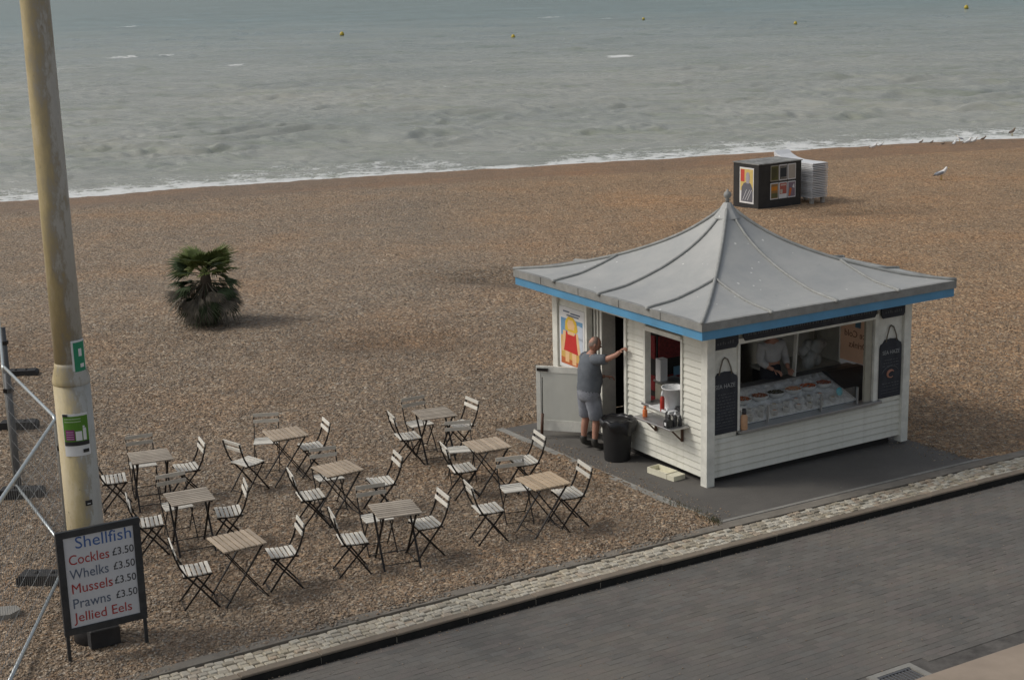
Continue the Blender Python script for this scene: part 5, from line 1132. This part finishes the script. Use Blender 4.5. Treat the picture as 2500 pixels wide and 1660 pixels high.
curved('black_band', 'black', nb, .2003, ac, wd-.005, 2.255, 2.30)
curved('purple_print', flat('notice_purple', (.20, .035, .13)), nb, .2003, ac-.33, .095, 2.315, 2.43)
curved('white_print', 'white', nb, .2003, ac+.12, .065, 2.31, 2.41); curved('white_print', 'white', nb, .2003, ac+.43, .035, 2.31, 2.44); curved('head_print', 'white', nb, .2003, ac+.40, .02, 2.445, 2.465)
for z_ in (2.54, 2.51): curved('line_print', flat('notice_pale', (.30, .42, .22)), nb, .2003, ac-.15, .17, z_, z_+.012)
for z_ in (2.40, 2.375, 2.35, 2.325): curved('line_print', flat('notice_pink', (.42, .22, .36)), nb, .2025, ac-.33, .075, z_, z_+.010)
curved('clip', 'black', nb, .200, ac+.42, .06, 2.175, 2.21, th=.01); curved('clip', 'black', nb, .200, ac-.52, .05, 2.575, 2.60, th=.01)
st = thing('small_sticker', (PXY[0], PXY[1], zb), 0, 'small black sticker with white squiggle low on the column', 'sticker')
curved('sticker_face', 'black', st, .1935, math.radians(-55), .075, 1.58, 1.64); curved('squiggle', 'white', st, .196, math.radians(-55), .035, 1.60, 1.607)

# ------------------------------------------------------------------ menu sign
SL_, SR_ = gnd(164.5, 1614), gnd(365, 1567); sa = math.atan2(SR_.y-SL_.y, SR_.x-SL_.x); sw = (SR_-SL_).length
sg = thing('menu_sign', SL_, sa, 'black framed white shellfish price board standing on legs in front of the lamp column', 'sign')
zb0, zt0 = .285, 1.435; ln = .0
def brd(x, z, y=0): return (x, y+(z)*.03, z)
fr_ = .075
MB().box(fr_, sw-fr_, -.008, .012, zb0+fr_, zt0-fr_).build('face', 'signface', sg)
for q in ((0, sw, zt0-fr_+.001, zt0), (0, sw, zb0, zb0+fr_-.001)): MB().box(q[0], q[1], -.022, .022, q[2], q[3], ch=.004).build('frame_rail', 'signframe', sg)
for x in (0, sw-fr_+.001): MB().box(x, x+fr_-.001, -.022, .022, zb0+fr_, zt0-fr_, ch=.004).build('frame_stile', 'signframe', sg)
for x in (.012, sw-.045): MB().box(x, x+.034, -.016, .016, 0, zb0-.001).build('leg', 'signframe', sg)
MB().box(.30, .62, .14, .30, .0, .20, ch=.01).build('ballast', 'rubber', sg)
rows = [('Shellfish', .115, .60, 1.225, .185, 't_blue', None), ('Cockles', .035, .43, 1.055, .155, 't_red', '£3.50'), ('Whelks', .035, .41, .895, .155, 't_grey', '£3.50'), ('Mussels', .035, .44, .735, .155, 't_red', '£3.50'), ('Prawns', .035, .405, .570, .155, 't_grey', '£3.50'), ('Jellied Eels', .045, .62, .415, .150, 't_red', None)]
for s_, x, w, z, sz, mt_, pr in rows:
    me = text_mesh(s_, sz, mt_, w, bold=.0005); link('lettering', me, sg, (fr_+x, -.010, z), (math.pi/2, 0, 0))
    if pr: link('price_lettering', text_mesh(pr, .118, 't_black', .235, bold=.0015), sg, (sw-fr_-.245, -.010, z+.012), (math.pi/2, 0, 0))

# ------------------------------------------------------------------ temporary fence in zigzag, with rubber feet
J = [Vector((-5.05, 13.10, 0)), Vector((-5.573, 17.73, 0)), Vector((-7.20, 20.737, 0)), Vector((-8.32, 24.0, 0)), Vector((-9.5, 27.4, 0))]
for j in J: j.z = gz(j.y)
FL = ['nearest galvanised mesh fence panel at the bottom left corner', 'second galvanised mesh fence panel, meeting the nearest one behind the menu sign', 'third galvanised mesh fence panel along the left edge', 'farthest galvanised mesh fence panel at the left edge']
for i in range(4):
    A, B = J[i], J[i+1]; L_ = (B-A).length; t = thing('mesh_fence', A, math.atan2(B.y-A.y, B.x-A.x), FL[i], 'fence panel', 'temporary mesh fence panels'); t.rotation_euler[1] = -math.asin((B.z-A.z)/L_)
    x0, x1, z0, z1, c = .05, L_-.05, .12, 1.90-.02*i, .10
    def rail(pts, r=.0215): return MB().tube(pts, r, 10).build('frame_tube', 'galv', t)
    arc = lambda cx, cz, a0_, a1_: [(cx+c*math.cos(a), 0, cz+c*math.sin(a)) for a in np.linspace(a0_, a1_, 6)]
    rail([(x0, 0, 0.02)]+arc(x0+c, z1-c, math.pi, math.pi/2)+arc(x1-c, z1-c, math.pi/2, 0)+[(x1, 0, .02)])
    rail([(x0, 0, z0), (x1, 0, z0)])
    m = MB(); xs = np.arange(x0+.06, x1-.02, .10); zs = np.arange(z0+.02, z1, .22)
    for x in xs: m.bar((x, 0, z0), (x, 0, z1), .003, .003)
    for z in zs: m.bar((x0, 0, z), (x1, 0, z), .003, .003)
    tag(m.build('wire_mesh', 'wire', t), kind='stuff')
for i, (j, lb) in enumerate(zip(J[1:4], ('dark grey fence post behind the menu sign', 'dark grey fence post at the second panel joint', 'dark grey fence post far back at the left edge'))):
    t = thing('fence_upright_pole', j+Vector((.055, -.03, 0)), 0, lb, 'post', 'dark posts at the fence joints'); MB().tube([(0, 0, 0), (0, 0, 1.78)], .047, 12).build('tube', 'darkpost', t); MB().box(-.06, .06, -.05, .05, 1.5, 1.56).build('clamp', 'iron', t)
feet = [(gnd(105, 1430), 'black rubber fence foot beside the menu sign'), (gnd(48, 1218), 'black rubber fence foot at the second joint from the camera'), (gnd(42, 1050), 'dark rubber fence foot at the third joint'), (gnd(48, 922), 'farthest black rubber fence foot')]
fm = MB().prism([(-.32, 0), (.32, 0), (.32, .09), (.28, .13), (-.28, .13), (-.32, .09)], 'y', -.11, .11).mesh('block', 'rubber'); hm_ = MB().tube([(0, 0, .10), (0, 0, .15)], .03, 8).mesh('socket', 'iron')
for i, (p, lb) in enumerate(feet):
    t = thing('rubber_fence_weight', p+Vector((0, .1, .0)), .05*i-.05, lb, 'fence foot', 'rubber feet of the fence'); link('block', fm, t); link('socket', hm_, t, (-.1, 0, 0)); link('socket', hm_, t, (.1, 0, 0))
p = gnd(8, 1500); t = thing('paving_slab_offcut', p, .2, 'pale concrete slab lying on the shingle at the left edge', 'slab'); MB().prism([(-.25, -.16), (.10, -.16), (.20, -.02), (.14, .10), (-.25, .12)], 'z', 0, .06).build('slab_body', 'concrete', t)

# ------------------------------------------------------------------ palm
pp = gnd(510, 792); pl = thing('fan_palm', pp, .2, 'small bushy fan palm with dry hanging skirt alone on the shingle', 'palm'); pl.scale = (1.13, 1.13, 1.05)
MB().tube([(0, 0, -.05), (.02, 0, .4), (.0, .02, .8), (0, 0, 1.08)], [.17, .15, .12, .09], 12).build('trunk', 'trunk', pl)
def frond_mesh(pet, L, spread, n, droop, mat, r_, fold=.25, wk=1.0):
    m = MB(); m.tube([(0, 0, 0), (pet*.5, 0, .02), (pet, 0, 0)], [.010, .008, .006], 4, caps=False)
    for i in range(n):
        a = -spread/2+spread*i/(n-1); l = L*(1-.28*(abs(a)/(spread/2))**2)*r_.uniform(.88, 1.06)
        d = Vector((math.cos(a), math.sin(a), 0)); s_ = Vector((-d.y, d.x, 0)); o = Vector((pet, 0, 0)); w = L*.056*wk*r_.uniform(.6, 1.15)
        z1_, z2_ = -droop*l*.12+.02, -droop*l*.55*r_.uniform(.7, 1.4)
        p0 = o+s_*.004; p1 = o-s_*.004; q0 = o+d*l*.5+s_*w+Vector((0, 0, z1_-w*fold)); q1 = o+d*l*.5-s_*w+Vector((0, 0, z1_-w*fold)); qc = o+d*l*.5+Vector((0, 0, z1_+w*.4)); e = o+d*l+Vector((0, 0, z2_))
        m.add([p0, p1, q0, q1, qc, e], [(0, 4, 2), (1, 3, 4), (2, 4, 5), (4, 3, 5)])
    return m.mesh('frond', mat)
r_ = random.Random(21)
gm = [frond_mesh(.40, .44, 3.0, 22, .25, 'frond', r_), frond_mesh(.34, .46, 3.2, 22, .45, 'frond', r_), frond_mesh(.46, .38, 2.4, 18, .15, 'frond2', r_), frond_mesh(.38, .42, 2.6, 20, .6, 'frond2', r_)]
dm = [frond_mesh(.46, .46, 1.7, 13, .35, 'dead', r_, .6, .55), frond_mesh(.52, .42, 1.2, 12, .2, 'dead', r_, .6, .5), frond_mesh(.40, .52, 2.0, 14, .5, 'frond2', r_, .6, .6), frond_mesh(.44, .46, 1.6, 13, .4, 'dead', r_, .6, .6)]
def place_frond(me, z, az, el, roll=0, sc=1, name='frond', cx=0, cy_=0):
    o = link(name, me, pl, (cx, cy_, z), (0, 0, 0)); o.rotation_euler = (Matrix.Rotation(az, 3, 'Z') @ Matrix.Rotation(-el, 3, 'Y') @ Matrix.Rotation(roll, 3, 'X')).to_euler(); o.scale = (sc, sc, sc); return o
for i in range(40):
    az = i*2.399+r_.uniform(-.3, .3); f = i/40; el = math.radians(72-62*f+r_.uniform(-9, 9)); place_frond(gm[(0, 1, 2, 3)[r_.randrange(4)]] if f > .55 else gm[r_.randrange(2)], 1.12-.06*f, az, el, r_.uniform(-.8, .8), r_.uniform(.85, 1.08)*(.95 if f > .3 else .62))
for (az, el, z, sc) in ((2.95, .02, .92, 1.0), (3.3, -.28, .86, .95), (2.6, -.05, .90, .95), (3.05, .25, 1.0, 1.0), (.15, -.02, .90, .98), (-.2, -.40, .80, .85), (-.6, -.2, .84, .9), (3.5, -.1, .9, .9)): place_frond(gm[3], z, az, el, r_.uniform(-.3, .3), sc)
for i in range(84):
    az = i*2.399; f = (i % 16)/16; el = math.radians(-24-48*f+r_.uniform(-8, 8)); place_frond(dm[r_.randrange(4)], .95-.30*f, az, el, r_.uniform(-1.2, 1.2), r_.uniform(.66, 1.12)*(1 if f < .8 else .8), 'dry_frond', .05*math.cos(az), .05*math.sin(az))

# ------------------------------------------------------------------ black box and lounger stack far down the beach
bz = float(terrain(8.15, 49.2)); bx = thing('beach_box', (8.19, 49.25, bz), .58, 'black wooden beach hut box covered with posters and soiled top', 'storage box')
bw, bd, bh = 1.90, 1.22, 1.44
MB().box(0, bw, 0, bd, -.1, bh-.0, ch=.01).build('body', 'boxblack', bx); MB().box(-.03, bw+.03, -.03, bd+.03, bh+.001, bh+.03).build('lid', 'boxtop', bx)
pc = [[(.10, .095, .03)], [(.035, .04, .045)], [(.42, .38, .33)], [(.30, .17, .06)], [(.42, .12, .09)], [(.24, .18, .22)]]
for i in range(6):
    c_, r_w = i % 3, i//3; x0 = .52+.385*c_; z0 = .90-.60*r_w+.0; z1 = z0+.54 if r_w == 0 else z0+.56
    z0 -= .04; z1 -= .06
    f_ = bpy.data.objects.new('poster', None)
    bpy.data.objects.remove(f_)
    o = MB().box(x0, x0+.355, -.014, -.001, z0, z1).build('poster', 'paper' if i else 'beige', bx); o['label'] = ('dark green poster', 'black poster with pale lines', 'pale plain poster', 'orange and green landscape poster', 'red and grey poster with white foot', 'violet and orange poster')[i]
    MB().box(x0+.025, x0+.33, -.0165, -.0145, z0+(.03 if i != 4 else .15), z1-.03).build('print', flat('beach_poster_%d' % i, pc[i][0]), o)
    if i == 3: MB().box(x0+.03, x0+.30, -.019, -.017, z0+.29, z0+.42).build('print_patch', flat('poster_orange', (.60, .22, .02)), o); MB().box(x0+.03, x0+.32, -.0188, -.017, z0+.05, z0+.20).build('print_patch', flat('poster_moss', (.12, .12, .05)), o)
    if i == 4: MB().box(x0+.06, x0+.30, -.019, -.017, z0+.42, z0+.47).build('print_patch', flat('poster_cream', (.6, .45, .4)), o); MB().box(x0+.05, x0+.15, -.019, -.017, z0+.17, z0+.30).build('print_patch', 'backgrey', o)
    if i == 1:
        for zz in (z0+.05, z0+.09, z0+.42, z1-.06): MB().box(x0+.05, x0+.31, -.019, -.017, zz, zz+.012).build('print_patch', 'backgrey', o)
    if i == 0:
        for q in range(5): MB().box(x0+.06+.05*q, x0+.075+.05*q, -.019, -.017, z0+.08+.02*q, z1-.08-.03*(q % 2)).build('print_patch', 'black', o)
    if i == 5: MB().prism([(x0+.04, z0+.06), (x0+.12, z0+.06), (x0+.18, z0+.30), (x0+.09, z0+.33)], 'y', -.019, -.017).build('print_patch', 'orange', o); MB().prism([(x0+.2, z1-.2), (x0+.3, z1-.25), (x0+.28, z1-.08)], 'y', -.019, -.017).build('print_patch', 'white', o)
# portrait poster on the left face (faces -x)
o = MB().box(-.014, -.001, .22, .90, .14, 1.32).build('portrait_poster', 'paper', bx); o['label'] = 'tall portrait poster on yellow ground'
def pf(pts, lay, mat): MB().prism([(1.222-.85*p[0], p[1]) for p in pts], 'x', -.015-.002*lay, -.0135-.002*(lay-1)-.0005).build('print', mat, o)
pf([(.42, .55), (1.14, .55), (1.14, 1.27), (.42, 1.27)], 1, flat('portrait_yellow', (.62, .47, .16))); pf([(.44, .85), (.66, .85), (.66, 1.25), (.44, 1.25)], 2, flat('portrait_red', (.55, .07, .05)))
pf([(.48, .20), (1.12, .20), (1.13, .62), (1.02, .80), (.86, .86), (.62, .80), (.50, .66)], 3, flat('portrait_jacket', (.13, .13, .15)))
pf([(.78, .80), (.92, .80), (.97, .98), (.93, 1.14), (.85, 1.18), (.76, 1.13), (.74, .96)], 4, flat('portrait_face', (.36, .34, .38)))
for x0_, x1_ in ((.56, .80), (.68, .98), (.82, 1.08)): pf([(x0_, .24), (x0_+.03, .24), (x1_+.01, .60), (x1_-.02, .60)], 5, flat('portrait_pale', (.55, .55, .58)))
# stack of loungers
lz = 0
prof = [(0, .04), (.25, .05), (.7, .04), (1.15, .05), (1.5, .10), (1.78, .20), (1.95, .32)]
def lounger_mesh():
    m = MB(); w = .34; th = .022; vs_ = []
    for y, z in prof:
        vs_ += [(-w, y, z-.02), (-w, y, z+th), (-w+.03, y, z+th+.008), (w-.03, y, z+th+.008), (w, y, z+th), (w, y, z-.02), (w-.02, y, z), (-w+.02, y, z)]
    n = len(prof); fs = [(i*8+k, i*8+(k+1) % 8, (i+1)*8+(k+1) % 8, (i+1)*8+k) for i in range(n-1) for k in range(8)]+[tuple(range(8)), tuple(range(n*8-8, n*8))[::-1]]
    m.add(vs_, fs); return m.mesh('sun_lounger', 'lounger')
lm = lounger_mesh(); LB = Vector((10.46, 50.50, float(terrain(10.3, 50.6)))); nL = 20
for i in range(nL):
    o = link('sun_lounger', lm, None, LB+Vector((rnd.uniform(-.012, .012), rnd.uniform(-.02, .02), 0.17+.059*i)), (0, 0, .545+rnd.uniform(-.006, .006)))
    lab = 'topmost white plastic lounger of the stack beside the black box' if i == nL-1 else ('lowest white plastic lounger of the stack, just above the feet' if i == 0 else '%s white lounger from the top of the stack beside the black box' % ORD[nL-1-i])
    tag(o, lab, 'lounger', 'stacked white loungers')
t = thing('stack_base', LB, .545, 'grey stumps carrying the lounger stack beside the black box', 'support')
for x in (-.24, .24):
    for y in (.12, .95, 1.3): MB().prism([(x-.07, 0), (x+.05, 0), (x+.07, .185), (x-.06, .185)], 'y', y-.05, y+.05).build('foot', 'loungeleg', t)

# ------------------------------------------------------------------ gulls, buoys
def gull(x, y, z, rz, label, sc=1.0, brown=False, sit=False, grp='gulls on the beach'):
    t = thing('gull', (x, y, z), rz, label, 'gull', grp); t.scale = (sc*(.85 if sit else 1),)*3; zz = -.10 if sit else 0
    wm, gm_ = ('brownbird', 'brownbird') if brown else ('gull_w', 'gull_w' if sit else 'gull_g')
    s = Sk(); s.chain([(-.16, 0, .15+zz), (-.05, 0, .19+zz), (.06, 0, .235+zz), (.12, 0, .30+zz), (.15, 0, .36+zz), (.18, 0, .365+zz)], [.024, .068, .074, .048, .046, .034]); link('body', skin_mesh('body', s.V, s.E, s.R, wm, 2), t)
    m = MB()
    for sy in (-1, 1): m.ball((-.07, sy*.052, .205+zz), (.150, .020, .048), 10, 6, M=Matrix.Rotation(-.30, 3, 'Y'))
    m.build('folded_wings', gm_, t)
    MB().tube([(-.17, 0, .165+zz), (-.28, 0, .115+zz)], [.022, .006], 6).build('wing_tips', 'gull_b', t)
    MB().tube([(.20, 0, .362+zz), (.26, 0, .345+zz)], [.012, .005], 6).build('beak', 'beak', t)
    if not sit:
        for sy in (-1, 1): MB().tube([(.0, sy*.03, .17), (.0, sy*.03, 0), (.04, sy*.03, .006)], .010, 5).build('leg', 'beak', t)
    return t
g = gnd(2298, 438); gull(g.x, g.y, float(terrain(g.x, g.y)), .15, 'grey and white gull standing alone on the upper beach at the right', 1.25)
gl = [(2330, 354, .9, 'white gull at the waterline, leftmost of the resting group', 1.0, False, True), (2343, 346, 2.5, 'white gull at the waterline with its head up, behind the leftmost', .8, False, False), (2362, 352, .2, 'larger white gull resting at the centre of the waterline group', 1.25, False, True), (2378, 349, .4, 'white gull with dark tail, rightmost of the resting group', 1.1, False, True),
 (2401, 342, .1, 'small dark bird standing right of the gull group', .8, True, True), (2303, 354, .3, 'small dark bird between the gull group and the left birds', .6, True, True), (2275, 350, .5, 'small dark bird at the waterline left of the gull group', .6, True, True), (2249, 350, .4, 'dark bird at the waterline, second from left', .7, True, True), (2133, 363, .2, 'pale bird sitting on the shingle left of all others at the waterline', 1.1, False, True), (2150, 358, .3, 'small pale bird just right of the leftmost waterline bird', .8, False, True), (2471, 332, .5, 'grey bird standing in the white surf at the far right', 1.0, True, False)]
for px, py, rz, lb, sc, br_, sit in gl:
    d = ray(px, py); best = None
    for yq in np.arange(55, 82, .05):       # march along the ray down to the shingle or the water
        tt_ = yq/d.y; zq = CAM_H+d.z*tt_; xq = d.x*tt_; gq = max(float(terrain(xq, yq)), SEA+.02)
        if zq <= gq: best = (xq, yq, gq); break
    if best: gull(best[0], best[1], best[2], rz, lb, sc, br_, sit)
for i, (px, py, sc, lb) in enumerate(((835, 88, .34, 'yellow buoy floating at the upper left, nearest the lamp column'), (1253, 94, .28, 'small yellow buoy near the top centre'), (1571, 50, .26, 'tiny yellow buoy near the top, right of centre'), (1942, 61, .28, 'tiny orange yellow buoy at the upper right'), (2359, 23, .42, 'yellow buoy nearest the top right corner'))):
    d = ray(px, py); tt_ = (SEA-CAM_H)/d.z; t = thing('buoy', (d.x*tt_, d.y*tt_, SEA), 0, lb, 'buoy', 'yellow buoys on the sea'); 
    MB().lathe([(.1*sc/.3, -.2), (sc*.92, -.02), (sc, .06), (sc, .10)], 14).build('float_bottom', 'buoyb', t); MB().lathe([(sc, .101), (sc*.98, sc*.9), (sc*.72, sc*1.5), (sc*.35, sc*1.8), (.02, sc*1.9)], 14).build('float_top', 'buoy', t)
